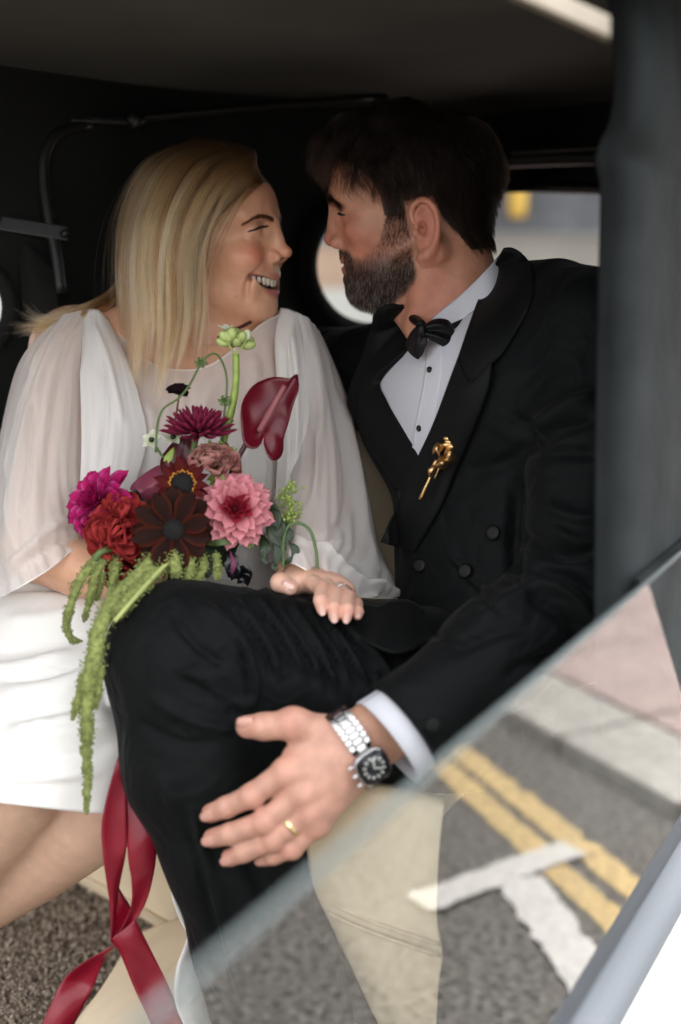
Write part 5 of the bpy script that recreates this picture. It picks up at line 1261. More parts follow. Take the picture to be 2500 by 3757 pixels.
# --- sheer cape: neckline panel, shoulder drapes and bell sleeves
cape = empty('cape', parent=bride)
def drape(name, ctrl, nu, nv, m, lines=(), thick=.0, hem=False):
    G = net_px(ctrl, nu, nv); n = sheet_normals(G); n = n if (n[nv // 2, nu // 2] @ -AX_F) > 0 else -n
    u, v, _ = to_px(G.reshape(-1, 3)); u = u.reshape(nv, nu); v = v.reshape(nv, nu); d = np.zeros((nv, nu))
    for L, w, h in lines:
        D, t = seg_dist(u, v, catmull(L, 16)); d += h * np.exp(-(D / w) ** 2) * np.clip(np.minimum(t, 1 - t) * 6 + .2, 0, 1)
    r = np.random.default_rng(len(lines) * 7 + nu); U_, V_ = np.meshgrid(np.linspace(0, 1, nu), np.linspace(0, 1, nv))
    for k in range(5):                                    # fine gathers running down the cloth
        f_ = 4 + 2.6 * k; d += (.0020 if m is M_chif else .0004) / (1 + .35 * k) * (.25 + .75 * V_) * np.sin(2 * math.pi * f_ * (U_ + .06 * np.sin(V_ * 3 + k) + .05 * r.random()) + r.random() * 6.28) * np.clip(np.minimum(U_, 1 - U_) * 8, 0, 1)
    return sheet(name, G + n * d[..., None], m, cape, thick)
# chest panel over the skin
drape('chest_panel', [[(360, 1130, 1.70), (460, 1250, 1.665), (560, 1335, 1.645), (660, 1358, 1.640), (760, 1345, 1.640), (860, 1280, 1.655), (960, 1190, 1.68), (1060, 1140, 1.71)],
      [(340, 1300, 1.67), (450, 1370, 1.640), (560, 1420, 1.625), (660, 1440, 1.622), (760, 1430, 1.622), (880, 1390, 1.635), (990, 1330, 1.67), (1090, 1280, 1.72)],
      [(330, 1500, 1.63), (440, 1530, 1.605), (560, 1550, 1.595), (660, 1560, 1.597), (760, 1560, 1.597), (890, 1540, 1.605), (1000, 1500, 1.65), (1090, 1460, 1.71)],
      [(330, 1700, 1.60), (440, 1720, 1.588), (560, 1730, 1.585), (660, 1740, 1.59), (760, 1740, 1.59), (890, 1730, 1.595), (1000, 1700, 1.64), (1080, 1670, 1.70)],
      [(330, 1950, 1.58), (440, 1960, 1.575), (560, 1970, 1.575), (660, 1980, 1.585), (760, 1980, 1.585), (890, 1970, 1.59), (990, 1950, 1.63), (1060, 1930, 1.68)]], 110, 80, M_chif,
      [([(830, 1330), (780, 1450), (700, 1560)], 26, .004), ([(940, 1300), (930, 1500), (960, 1800)], 24, .006), ([(890, 1600), (900, 1800), (930, 1950)], 20, -.004), ([(450, 1350), (500, 1480), (620, 1560)], 22, .004)])
# doubled shoulder drapes falling in front of the arms
drape('shoulder_drape', [[(300, 1150, 1.675), (330, 1135, 1.670), (365, 1140, 1.668), (400, 1180, 1.672)], [(300, 1260, 1.640), (345, 1260, 1.625), (400, 1270, 1.625), (460, 1300, 1.640)],
      [(305, 1420, 1.605), (355, 1420, 1.590), (420, 1430, 1.585), (510, 1450, 1.600)], [(305, 1600, 1.580), (350, 1610, 1.568), (430, 1620, 1.566), (540, 1620, 1.582)],
      [(300, 1800, 1.560), (340, 1810, 1.552), (400, 1820, 1.556), (480, 1820, 1.57)], [(295, 1950, 1.548), (330, 1960, 1.545), (380, 1960, 1.555), (430, 1960, 1.57)]], 50, 70, M_chif2,
      [([(340, 1180), (400, 1350), (450, 1560)], 14, .006), ([(310, 1300), (320, 1600), (310, 1900)], 10, .008), ([(370, 1300), (390, 1500), (370, 1700)], 14, -.006)], .001)
drape('shoulder_drape', [[(1030, 1130, 1.70), (1060, 1135, 1.69), (1090, 1150, 1.69), (1110, 1170, 1.70)], [(1010, 1250, 1.675), (1050, 1260, 1.655), (1090, 1260, 1.650), (1125, 1260, 1.665)],
      [(1020, 1450, 1.65), (1060, 1450, 1.630), (1100, 1450, 1.628), (1140, 1440, 1.64)], [(1020, 1650, 1.63), (1060, 1650, 1.612), (1090, 1650, 1.612), (1120, 1640, 1.62)],
      [(1010, 1850, 1.61), (1045, 1850, 1.597), (1075, 1850, 1.600), (1095, 1840, 1.61)]], 44, 60, M_chif2, [([(1070, 1200), (1090, 1400), (1085, 1700)], 10, .007), ([(1040, 1250), (1050, 1500)], 10, -.005)], .001)
# bell sleeves
drape('sleeve', [[(395, 1140, 1.75), (330, 1135, 1.69), (270, 1145, 1.655), (215, 1165, 1.66), (170, 1200, 1.70), (150, 1220, 1.76)],
      [(330, 1280, 1.66), (260, 1270, 1.610), (190, 1275, 1.595), (120, 1290, 1.61), (70, 1330, 1.67), (70, 1350, 1.76)],
      [(320, 1480, 1.62), (240, 1480, 1.575), (150, 1480, 1.555), (70, 1490, 1.57), (20, 1520, 1.64), (20, 1530, 1.75)],
      [(310, 1700, 1.59), (230, 1720, 1.545), (130, 1720, 1.52), (40, 1720, 1.53), (-20, 1740, 1.60), (-20, 1760, 1.72)],
      [(330, 1900, 1.56), (250, 1930, 1.515), (140, 1950, 1.49), (30, 1950, 1.495), (-50, 1960, 1.57), (-50, 1980, 1.70)],
      [(345, 1958, 1.55), (265, 2020, 1.505), (170, 2095, 1.478), (60, 2160, 1.475), (-60, 2220, 1.54), (-80, 2220, 1.68)]], 110, 80, M_chif,
      [([(230, 1200), (140, 1400), (60, 1700), (20, 2000)], 14, .007), ([(270, 1220), (210, 1500), (170, 1850)], 16, -.006), ([(160, 1260), (80, 1500), (20, 1800)], 12, .007), ([(320, 1940), (220, 1920), (100, 2020), (20, 2100)], 16, .010), ([(300, 2000), (200, 1990), (80, 2080)], 14, -.008), ([(120, 1400), (110, 1700), (60, 1950)], 12, -.005)])
drape('sleeve', [[(1040, 1150, 1.78), (1060, 1140, 1.72), (1100, 1150, 1.68), (1150, 1185, 1.69), (1190, 1250, 1.74), (1200, 1290, 1.80)],
      [(1080, 1350, 1.72), (1100, 1340, 1.665), (1150, 1340, 1.640), (1210, 1360, 1.66), (1260, 1420, 1.72), (1270, 1450, 1.79)],
      [(1085, 1600, 1.68), (1110, 1600, 1.63), (1180, 1600, 1.605), (1260, 1610, 1.625), (1315, 1650, 1.69), (1325, 1680, 1.77)],
      [(1010, 1800, 1.65), (1080, 1810, 1.555), (1190, 1820, 1.545), (1280, 1830, 1.585), (1350, 1850, 1.65), (1365, 1880, 1.74)],
      [(975, 1965, 1.61), (1060, 1975, 1.490), (1190, 1990, 1.480), (1290, 2000, 1.515), (1375, 2010, 1.60), (1405, 2030, 1.70)],
      [(975, 2015, 1.59), (1060, 2015, 1.468), (1180, 2050, 1.458), (1290, 2090, 1.485), (1395, 2110, 1.56), (1450, 2120, 1.66)],
      [(985, 2060, 1.575), (1080, 2068, 1.455), (1200, 2140, 1.448), (1300, 2185, 1.458), (1400, 2195, 1.53), (1478, 2195, 1.63)]], 110, 90, M_chif,
      [([(1150, 1250), (1180, 1500), (1150, 1800), (1080, 1960)], 14, .007), ([(1210, 1350), (1260, 1600), (1280, 1850), (1200, 2000)], 18, -.007), ([(1250, 1450), (1310, 1750), (1350, 2000), (1420, 2150)], 16, .008), ([(1060, 1975), (1180, 2010), (1300, 2120), (1440, 2190)], 14, .010), ([(1090, 1965), (1220, 2000), (1340, 2080)], 16, -.008), ([(1330, 2150), (1400, 2150), (1470, 2200)], 12, .008)])
# narrow rolled hems
hem = lambda P, n=40: tube('hem', ats(catmull(P, n)), .0009, M_dress, cape, seg=6)
hem([(985, 2060, 1.574), (1080, 2068, 1.454), (1200, 2140, 1.447), (1300, 2185, 1.457), (1400, 2195, 1.529), (1478, 2195, 1.629)])
hem([(345, 1958, 1.549), (265, 2020, 1.504), (170, 2095, 1.477), (60, 2160, 1.474), (-60, 2220, 1.539)])
hem([(360, 1130, 1.699), (460, 1250, 1.664), (560, 1335, 1.644), (660, 1358, 1.639), (760, 1345, 1.639), (860, 1280, 1.654), (960, 1190, 1.679), (1060, 1140, 1.709)])
tube('neck_ribbon', ats([(800, 1240, 1.645), (850, 1215, 1.645), (905, 1190, 1.66), (930, 1175, 1.69)]), .0022, mat('burgundy_cord', (.06, .012, .012), rough=.6), bride, n=12)
# ------------------------------------------------------------------ the bouquet
bq = empty('bouquet', at(640, 2120, 1.50)); tag(bq, 'loose wedding bouquet of red, pink and burgundy flowers with trailing green amaranth and red ribbon', 'bouquet')
BQO = parent_origin(bq)
def petal_mat(name, rough=.55, sss=.0, tr=.25):
    m, n, l, b = mat_new(name); a = n.new('ShaderNodeAttribute'); a.attribute_name = 'Col'; l.new(a.outputs['Color'], b.inputs['Base Color'])
    b.inputs['Roughness'].default_value = rough; b.inputs['Specular IOR Level'].default_value = .35 if rough < .5 else .15
    tc = n.new('ShaderNodeTexCoord'); mp = n.new('ShaderNodeMapping'); mp.inputs['Scale'].default_value = (900, 60, 200); no = n.new('ShaderNodeTexNoise'); no.inputs['Scale'].default_value = 1.0
    l.new(tc.outputs['Object'], mp.inputs[0]); l.new(mp.outputs[0], no.inputs['Vector']); bp = n.new('ShaderNodeBump'); bp.inputs['Strength'].default_value = .25; bp.inputs['Distance'].default_value = .0006
    l.new(no.outputs['Fac'], bp.inputs['Height']); l.new(bp.outputs[0], b.inputs['Normal'])
    t = n.new('ShaderNodeBsdfTranslucent'); l.new(a.outputs['Color'], t.inputs['Color']); ms = n.new('ShaderNodeMixShader'); ms.inputs[0].default_value = tr
    l.new(b.outputs[0], ms.inputs[1]); l.new(t.outputs[0], ms.inputs[2]); l.new(ms.outputs[0], n['Material Output'].inputs['Surface']); return m
M_petal = petal_mat('petal', .7); M_petal_gl = petal_mat('waxy_spathe', .30, tr=.05)
def petal_mesh(name, L, W, c0, c1, cup=.35, curl=.3, shape='lance', nu=7, nv=12, ruffle=0.0, seed=0, m=None, edge=None):
    """petal along +Y from the origin, cupped towards +Z; colours run from base c0 to tip c1"""
    r = np.random.default_rng(seed); v = np.linspace(0, 1, nv); u = np.linspace(-1, 1, nu); V = []; C = []
    for b in v:
        w = {'lance': np.sin(np.pi * min(1, (.10 + .90 * b)) ** .85) ** .8 * (1 - .15 * b) + .08 * (1 - b), 'round': min(1, .25 + 1.6 * b) * math.sqrt(max(0, 1 - max(0, (b - .55) / .45) ** 2.4)), 'oval': min(1, .35 + 1.3 * b) * math.sqrt(max(0, 1 - max(0, (b - .52) / .482) ** 2.4)), 'spoon': .30 + .7 * math.sin(math.pi * min(.97, .15 + .75 * b)), 'strap': (.55 + .45 * b) * math.sqrt(max(0, 1 - max(0, (b - .8) / .2) ** 3))}[shape]
        for a in u:
            x = a * w * W / 2; y = b * L - .07 * L * a * a * b ** 5; z = cup * W / 2 * a * a * w - curl * L * b * b * .5 + curl * L * .35 * b
            z += ruffle * W * math.sin(a * 5 + b * 7 + seed) * b * abs(a) ** .5 + ruffle * W * .5 * math.sin(b * 11 + a * 3)
            V.append((x, y, z)); k = b ** .8; c = np.array(c0) * (1 - k) + np.array(c1) * k
            if edge is not None: c = c + (np.array(edge) - c) * max(0, abs(a) - .6) / .4 * .8
            C.append(c * (.9 + .2 * r.random()))
    me = bpy.data.meshes.new(name); me.from_pydata(V, [], [tuple(f) for f in grid_faces(nv, nu)]); me.polygons.foreach_set('use_smooth', [True] * len(me.polygons))
    a = me.attributes.new('Col', 'FLOAT_COLOR', 'POINT'); cc = np.ones((len(C), 4), np.float32); cc[:, :3] = C; a.data.foreach_set('color', cc.ravel()); me.materials.append(m or M_petal); return me
def flower(name, u, v, d, normal, label=None, up=(0, 0, 1)):
    """an Empty whose +Z is the flower's face"""
    f = bpy.data.objects.new(name, None); col.objects.link(f); f.parent = bq; f.empty_display_size = .02
    n = unit(normal); x = unit(np.cross(up, n)); y = np.cross(n, x); f.location = at(u, v, d) - BQO
    f.rotation_euler = Matrix([[x[i], y[i], n[i]] for i in range(3)]).to_euler()
    if label: f['label'] = label
    return f
def put(name, me, parent, rad, az, pol, base=0.0, h=0.0, roll=0.0, s=1.0):
    """piece leaning pol from the axis, at azimuth az, starting base away from the axis and h up"""
    o = bpy.data.objects.new(name, me); col.objects.link(o); o.parent = parent
    M = Matrix.Rotation(az, 4, 'Z') @ Matrix.Translation((0, base, h)) @ Matrix.Rotation(math.pi / 2 - pol, 4, 'X') @ Matrix.Rotation(roll, 4, 'Y') @ Matrix.Scale(s, 4)
    o.matrix_local = M; return o
rf = np.random.default_rng(17); GA = 2.39996
TOC = -AX_F
def dahlia(name, u, v, d, normal, R, meshes, n, label, inner=.36, p0=.05, p1=1.62, core=None):
    f = flower(name, u, v, d, normal, label)
    for i in range(n):
        t = (i + .5) / n; pol = p0 + (p1 - p0) * t ** .62; s = inner + (1 - inner) * t ** .55
        put('petal', (core if core and i < n * .30 else meshes)[i % len(core if core and i < n * .30 else meshes)], f, 0, i * GA + rf.normal(0, .08), pol + rf.normal(0, .06), base=.002 + .006 * t * R / .038, h=.010 * (1 - t), roll=rf.normal(0, .12), s=s * (.94 + .12 * rf.random()))
    V_, F_ = ell_vf((0, 0, .006), (.005, .005, .008)); o = mesh_obj('heart', V_, F_, mat(name + '_heart', (.10, .002, .012), rough=.7), None); o.parent = f
    return f
pk = [petal_mesh('pink_petal', .041, .0205, (.34, .012, .035), (.70, .30, .335), .42, .20, 'oval', seed=k) for k in range(3)]
pk_in = [petal_mesh('crimson_petal', .034, .018, (.22, .004, .016), (.40, .03, .06), .7, -.1, 'oval', seed=9)]
dahlia('pink_dahlia', 863, 1869, 1.452, TOC + .15 * AX_R + .12 * AX_U, .038, pk, 68, 'soft pink dahlia with crimson heart', core=pk_in)
mg = [petal_mesh('magenta_petal', .042, .024, (.22, .0, .05), (.46, .012, .14), .42, .20, 'oval', seed=k, edge=(.58, .10, .30)) for k in range(3)]
mg_in = [petal_mesh('deep_magenta_petal', .034, .018, (.14, .0, .03), (.34, .006, .09), .7, -.1, 'oval', seed=8)]
dahlia('magenta_dahlia', 375, 1850, 1.475, TOC * .8 - .55 * AX_R + .35 * AX_U, .037, mg, 50, 'vivid magenta dahlia on the left', core=mg_in)
co = [petal_mesh('coral_petal', .037, .036, (.17, .007, .010), (.40, .042, .042), .9, .35, 'round', ruffle=.10, seed=k) for k in range(4)]
f = flower('coral_peony', 448, 1945, 1.455, TOC + .2 * AX_U - .1 * AX_R, 'ruffled coral red peony')
for i in range(36):
    t = (i + .5) / 36; put('petal', co[i % 4], f, 0, i * GA + rf.normal(0, .3), .1 + 1.35 * t ** .8 + rf.normal(0, .15), base=.001 + .008 * t, h=.008 * (1 - t) + rf.normal(0, .002), roll=rf.normal(0, .5), s=.6 + .45 * t)
f = flower('red_peony', 470, 2090, 1.470, TOC - .5 * AX_U, 'deep red peony tucked under the coral one')
rd = [petal_mesh('red_petal', .028, .028, (.12, .006, .008), (.30, .022, .026), .9, .4, 'round', ruffle=.12, seed=k) for k in range(3)]
for i in range(18):
    t = (i + .5) / 18; put('petal', rd[i % 3], f, 0, i * GA, .2 + 1.3 * t + rf.normal(0, .15), base=.006 * t, h=.006 * (1 - t), roll=rf.normal(0, .4), s=.65 + .4 * t)
M_cone = mat('dark_flower_cone', (.0022, .0022, .0020), rough=.8, bump=1, bscale=700, bdist=.002)
def rudbeckia(name, u, v, d, normal, me, n, rc, label, ring=None, s=1.0, rows=1):
    f = flower(name, u, v, d, normal, label)
    for i in range(n):
        put('petal', me[i % len(me)], f, 0, i * 2 * math.pi / n * (1 if rows == 1 else 1) + rf.normal(0, .10), 1.50 + rf.normal(0, .10) - (.22 if i % 2 else 0), base=rc * .7, h=.001, roll=rf.normal(0, .18), s=s * (.9 + .2 * rf.random()))
    mb = MB(); V, F = ell_vf((0, 0, 0), (rc, rc, rc * .75), None, 20, 12); mb.add(V, F)
    for i in range(110):
        t = (i + .5) / 110; th = i * GA; ph = 1.45 * math.sqrt(t); p = np.array([math.sin(ph) * math.cos(th), math.sin(ph) * math.sin(th), math.cos(ph) * .75]) * rc; V, F = ell_vf(p, (rc * .075,) * 3, None, 6, 4); mb.add(V, F)
    o = mb.build('cone', M_cone, None); o.parent = f
    return f
dk = [petal_mesh('brown_petal', .036, .020, (.009, .0026, .0016), (.020, .0052, .0032), .30, .2, 'oval', seed=k, edge=(.085, .012, .004)) for k in range(3)]
rudbeckia('chocolate_rudbeckia', 638, 1945, 1.425, TOC + .1 * AX_U, dk, 16, .0125, 'dark chocolate brown coneflower with black centre', s=1.1)
dr = [petal_mesh('burgundy_petal', .024, .0105, (.10, .012, .004), (.070, .003, .008), .3, .15, 'lance', seed=k) for k in range(2)]
f = rudbeckia('burgundy_rudbeckia', 671, 1776, 1.440, TOC + .1 * AX_U, dr, 20, .0125, 'burgundy coneflower with black centre and yellow ring')
tube_V, tube_F = tube_mesh([(math.cos(a) * (.0142 + .0012 * math.sin(a * 17)), math.sin(a) * (.0142 + .0012 * math.sin(a * 17)), .0040 + .001 * math.sin(a * 9)) for a in np.linspace(0, 2 * math.pi, 90)], .0009, 6, cap=False); o = mesh_obj('yellow_ring', tube_V, tube_F, mat('flower_yellow', (.40, .17, .02), rough=.7), None); o.parent = f
ch = [petal_mesh('chrysanthemum_petal', .042, .0078, (.07, .003, .018), (.27, .026, .075), 1.0, -1.0, 'oval', nu=5, seed=k) for k in range(3)]
f = flower('chrysanthemum', 732, 1585, 1.475, AX_U + .42 * TOC + .12 * AX_R, 'plum chrysanthemum held flat on top')
for i in range(80):
    t = (i + .5) / 80; put('petal', ch[i % 3], f, 0, i * GA, .1 + 1.48 * t ** .5 + rf.normal(0, .06), base=.004 * t, h=.006 * (1 - t), roll=rf.normal(0, .1), s=.42 + .58 * t ** .6)
ma = [petal_mesh('mauve_petal', .029, .030, (.16, .06, .04), (.44, .15, .16), .9, .3, 'round', ruffle=.16, seed=k, edge=(.40, .24, .18)) for k in range(3)]
f = flower('mauve_lisianthus', 786, 1716, 1.465, TOC * .6 + .8 * AX_U, 'dusty mauve ruffled lisianthus')
for i in range(30):
    t = (i + .5) / 30; put('petal', ma[i % 3], f, 0, i * GA, .05 + 1.25 * t + rf.normal(0, .12), base=.006 * t, h=.004 * (1 - t), roll=rf.normal(0, .4), s=.6 + .45 * t)
bk = [petal_mesh('black_petal', .0165, .0135, (.006, .002, .004), (.014, .004, .007), .4, .25, 'round', seed=k) for k in range(2)]
f = flower('chocolate_cosmos', 656, 1440, 1.465, AX_U * .8 + .6 * TOC, 'small black cosmos on a thin stem')
for i in range(8): put('petal', bk[i % 2], f, 0, i * math.pi / 4, 1.25 + rf.normal(0, .15), s=.95)
wh = [petal_mesh('white_petal', .0135, .0090, (.45, .52, .28), (.68, .66, .58), .4, -.2, 'lance', seed=1)]
M_green = mat('stem_green', (.075, .125, .035), rough=.5, var=.2, vscale=100); M_green2 = mat('fresh_green', (.23, .32, .06), rough=.45, var=.2, vscale=120); M_bud = mat('bud_green', (.36, .44, .15), rough=.45, var=.15, vscale=200)
M_dstem = mat('wine_stem', (.05, .012, .018), rough=.4); M_leafd = mat('dark_leaf', (.013, .028, .009), rough=.5, var=.3, vscale=120); M_black = mat('black_leaf', (.003, .003, .004), rough=.35)
for (u, v, n) in ((560, 1616, TOC + .4 * AX_U - .4 * AX_R), (636, 1606, TOC + .6 * AX_U)):
    f = flower('white_starflower', u, v, 1.485, n, 'small white star flower with black eye')
    for i in range(5): put('petal', wh[0], f, 0, i * 2 * math.pi / 5, 1.3, s=1.1)
    V, F = ell_vf((0, 0, .002), (.0032, .0032, .0035)); o = mesh_obj('eye', V, F, M_black, None); o.parent = f
def stem(pts, r, m=None, name='stem', n=24): return tube(name, ats(pts), r, m or M_green, bq, n=n)
stem([(740, 2000, 1.50), (790, 1740, 1.50), (828, 1590, 1.49), (853, 1490, 1.485), (866, 1400, 1.48), (866, 1300, 1.48)], [.0045, .0045, .0044, .0044, .0042, .0040], M_green2)
stem([(810, 1800, 1.49), (819, 1573, 1.485), (832, 1440, 1.48), (830, 1370, 1.48), (808, 1314, 1.475), (781, 1298, 1.47), (741, 1330, 1.465), (696, 1412, 1.455), (655, 1462, 1.45), (600, 1500, 1.45), (578, 1560, 1.455), (572, 1660, 1.46)], .0013, M_green, n=50)
stem([(658, 1445, 1.468), (652, 1490, 1.475), (640, 1560, 1.485)], .0012, mat('brown_stem', (.14, .06, .04), rough=.5)); stem([(720, 1600, 1.48), (712, 1650, 1.475), (705, 1720, 1.47)], .0036, M_green)
stem([(560, 1622, 1.487), (590, 1665, 1.487), (625, 1710, 1.49)], .0016, M_green); stem([(905, 1625, 1.468), (880, 1670, 1.47), (853, 1725, 1.472), (820, 1800, 1.49)], .0030, M_dstem)
# ornithogalum head: buds and two open florets
oh = flower('ornithogalum_head', 866, 1272, 1.48, AX_U, 'pale green bud cluster on a tall stem')
mbm = MB(); V, F = ell_vf((0, 0, 0), (.0048, .0048, .0075), None, 12, 9); bud_me = mesh_obj('bud', V, F, M_bud, None); bud_data = bud_me.data; bpy.data.objects.remove(bud_me)
for i in range(15):
    t = i / 15; az = i * GA; pol = .35 + 1.15 * ((i * 7) % 15) / 15; o = bpy.data.objects.new('bud', bud_data); col.objects.link(o); o.parent = oh
    o.matrix_local = Matrix.Rotation(az, 4, 'Z') @ Matrix.Rotation(pol, 4, 'X') @ Matrix.Translation((0, 0, .014 + .004 * rf.random())) @ Matrix.Scale(.8 + .45 * rf.random(), 4)
    o2 = tube('bud_stalk', [np.zeros(3), np.array(Matrix.Rotation(az, 3, 'Z') @ Matrix.Rotation(pol, 3, 'X') @ Vector((0, 0, .012)))], .0009, M_green2, None, seg=6); o2.parent = oh
for (u, v) in ((828, 1213), (908, 1230)):
    stem([(864, 1305, 1.48), (842 if u < 850 else 893, 1265, 1.472), (u, v + 12, 1.47)], .0011, M_bud, n=10)
f = flower('ornithogalum_floret', 828, 1215, 1.47, AX_U + .3 * TOC, 'open greenish white floret')
for i in range(5): put('petal', wh[0], f, 0, i * 2 * math.pi / 5, 1.0, s=.95)
V, F = ell_vf(at(908, 1228, 1.47), (.0048, .0048, .0062)); mesh_obj('bud', V, F, mat('white_bud', (.55, .58, .40), rough=.5), bq)
# anthuriums: heart-shaped waxy spathes with a spadix
def spathe(name, outline, cen, d, bend, c_in, c_out, label, n=60, rings=12, mid=None):
    O = catmull(outline, n, closed=True); cen = np.array(cen, float); V = []; C = []; a, b = (np.array(p, float) for p in mid); ax = unit(b - a); sd_ = np.array([-ax[1], ax[0]])
    for k in range(rings + 1):
        t = k / rings
        for p in O:
            q = cen + (p - cen) * t; s = (q - a) @ sd_; l = (q - a) @ ax
            z = d - bend * abs(s) / 100 + bend * .6 * (abs(s) / 100) ** 2 + .010 * (t ** 2) * math.sin(l / 45 + s / 60) + .00004 * l
            V.append(at(q[0], q[1], z)); m_ = .5 + .5 * math.sin(s * .11 + l * .02); C.append(np.array(c_in) * (1 - t * .6) + np.array(c_out) * t * .6 + np.array(c_in) * .12 * m_)
    f = empty(name, parent=bq); f['label'] = label
    o = mesh_obj('spathe', V, grid_faces(rings + 1, n, cu=True), M_petal_gl, f); set_col(o, C)
    md = o.modifiers.new('Solidify', 'SOLIDIFY'); md.thickness = .0014; return f
an = spathe('anthurium', [(1092, 1372), (1097, 1420), (1085, 1455), (1071, 1495), (1056, 1560), (1042, 1610), (1041, 1650), (1028, 1680), (1004, 1690), (984, 1668), (972, 1630), (970, 1605), (960, 1620), (945, 1640), (924, 1645), (903, 1635), (892, 1610), (888, 1560), (886, 1515), (893, 1470), (915, 1430), (950, 1400), (1004, 1383), (1050, 1388), (1070, 1388)], (965, 1560), 1.470, .012, (.115, .003, .012), (.055, .002, .007), 'large wine red anthurium leaning right', mid=((960, 1590), (1075, 1395)))
tube('spadix', ats([(953, 1580, 1.462), (985, 1525, 1.452), (1015, 1470, 1.446), (1045, 1415, 1.446)]), [.0036, .0036, .0034, .0024], mat('spadix', (.26, .085, .095), rough=.6, bump=1, bscale=900, bdist=.001), an, n=20)
spathe('anthurium', [(690, 1600), (722, 1640), (720, 1700), (700, 1750), (650, 1770), (600, 1740), (590, 1690), (610, 1650), (645, 1615)], (655, 1690), 1.485, .015, (.060, .006, .012), (.035, .003, .007), 'dark burgundy anthurium behind the coneflower', mid=((650, 1770), (690, 1600)))
spathe('anthurium', [(590, 1705), (620, 1740), (625, 1800), (590, 1850), (540, 1850), (505, 1800), (480, 1790), (520, 1745)], (560, 1790), 1.480, -.02, (.26, .07, .10), (.13, .012, .05), 'pink veined anthurium beside the magenta dahlia', mid=((500, 1820), (620, 1740)))
# amaranth: trailing tassels of tiny green seed clusters, one mesh each
M_amar = mat('amaranth_green', (.215, .25, .075), rough=.9, var=.35, vscale=160, bump=.6, bscale=900, bdist=.001)
oc = np.array([(1, 0, 0), (-1, 0, 0), (0, 1, 0), (0, -1, 0), (0, 0, 1), (0, 0, -1)], float); of = [(0, 2, 4), (2, 1, 4), (1, 3, 4), (3, 0, 4), (2, 0, 5), (1, 2, 5), (3, 1, 5), (0, 3, 5)]
def tassel(pts, r0, r1, dens=1.0):
    P = ats(catmull(pts, 60)); Ls = np.linalg.norm(np.diff(P, axis=0), axis=1).sum(); n = int(Ls / .000085 * dens); mb_V = []; mb_F = []
    for i in range(n):
        t = rf.random() ** .95; k = t * 59; a = int(min(k, 58)); c = P[a] + (P[a + 1] - P[a]) * (k - a); rr_ = (r0 + (r1 - r0) * t) * (1 + .22 * math.sin(t * Ls * 700) + .22 * math.sin(t * Ls * 260 + r0 * 9999) + .12 * math.sin(t * Ls * 1900)) * min(1, (1.03 - t) * 9)
        v = unit(rf.normal(0, 1, 3)); s = .0007 + .0008 * rf.random(); base = len(mb_V) * 6
        mb_V.append(c + v * rr_ * (.60 + .34 * rf.random()) + oc * s); mb_F += [tuple(x + base for x in q) for q in of]
    V, F = tube_mesh(P, np.interp(np.linspace(0, 1, 60), [0, .9, 1], [r0 * .66, r1 * .66, .0005]), 8); base = len(mb_V) * 6
    return mesh_obj('amaranth_tassel', np.vstack(mb_V + [V]), mb_F + [tuple(x + base for x in q) for q in F], M_amar, bq, smooth=True)
for pts, r0, r1 in (
    ([(390, 2020, 1.455), (330, 2080, 1.425), (285, 2150, 1.415), (255, 2240, 1.412), (245, 2300, 1.412), (262, 2345, 1.412), (300, 2352, 1.412)], .0095, .0035),
    ([(400, 2030, 1.450), (350, 2110, 1.425), (330, 2200, 1.418), (308, 2282, 1.418)], .0085, .0035), ([(430, 2040, 1.445), (420, 2110, 1.425), (405, 2190, 1.42)], .009, .005), ([(380, 2100, 1.435), (365, 2160, 1.43), (355, 2200, 1.43)], .006, .003),
    ([(610, 2010, 1.440), (540, 2080, 1.405), (470, 2150, 1.385), (410, 2220, 1.375), (370, 2290, 1.370)], .0125, .012), ([(640, 2040, 1.430), (560, 2110, 1.400), (480, 2190, 1.375), (420, 2260, 1.36)], .012, .010),
    ([(420, 2200, 1.375), (365, 2310, 1.362), (350, 2400, 1.358), (330, 2480, 1.358), (318, 2560, 1.360)], .013, .012), ([(345, 2400, 1.36), (330, 2520, 1.360), (318, 2640, 1.362), (322, 2730, 1.365)], .0105, .009), ([(310, 2480, 1.36), (290, 2560, 1.362), (266, 2640, 1.365)], .0085, .004),
    ([(370, 2440, 1.362), (360, 2540, 1.364), (348, 2600, 1.366)], .0075, .004), ([(322, 2640, 1.365), (318, 2760, 1.37), (322, 2860, 1.375), (318, 2985, 1.38)], .0085, .0045), ([(345, 2320, 1.366), (340, 2360, 1.366)], .006, .005),
    ([(620, 2020, 1.425), (640, 2060, 1.41), (650, 2110, 1.405)], .013, .009), ([(690, 2030, 1.43), (700, 2080, 1.415), (690, 2130, 1.415)], .010, .007), ([(740, 2040, 1.44), (745, 2090, 1.425), (720, 2130, 1.42)], .0085, .005), ([(790, 2040, 1.445), (800, 2080, 1.43), (798, 2125, 1.425)], .0075, .004)): tassel(pts, r0 * .95, r1 * .95)
stem([(640, 2040, 1.415), (560, 2120, 1.388), (480, 2210, 1.360), (420, 2280, 1.350)], .0024, mat('amaranth_stem', (.34, .38, .13), rough=.6)); stem([(420, 2010, 1.44), (370, 2025, 1.43), (345, 2060, 1.43)], .004, M_green)
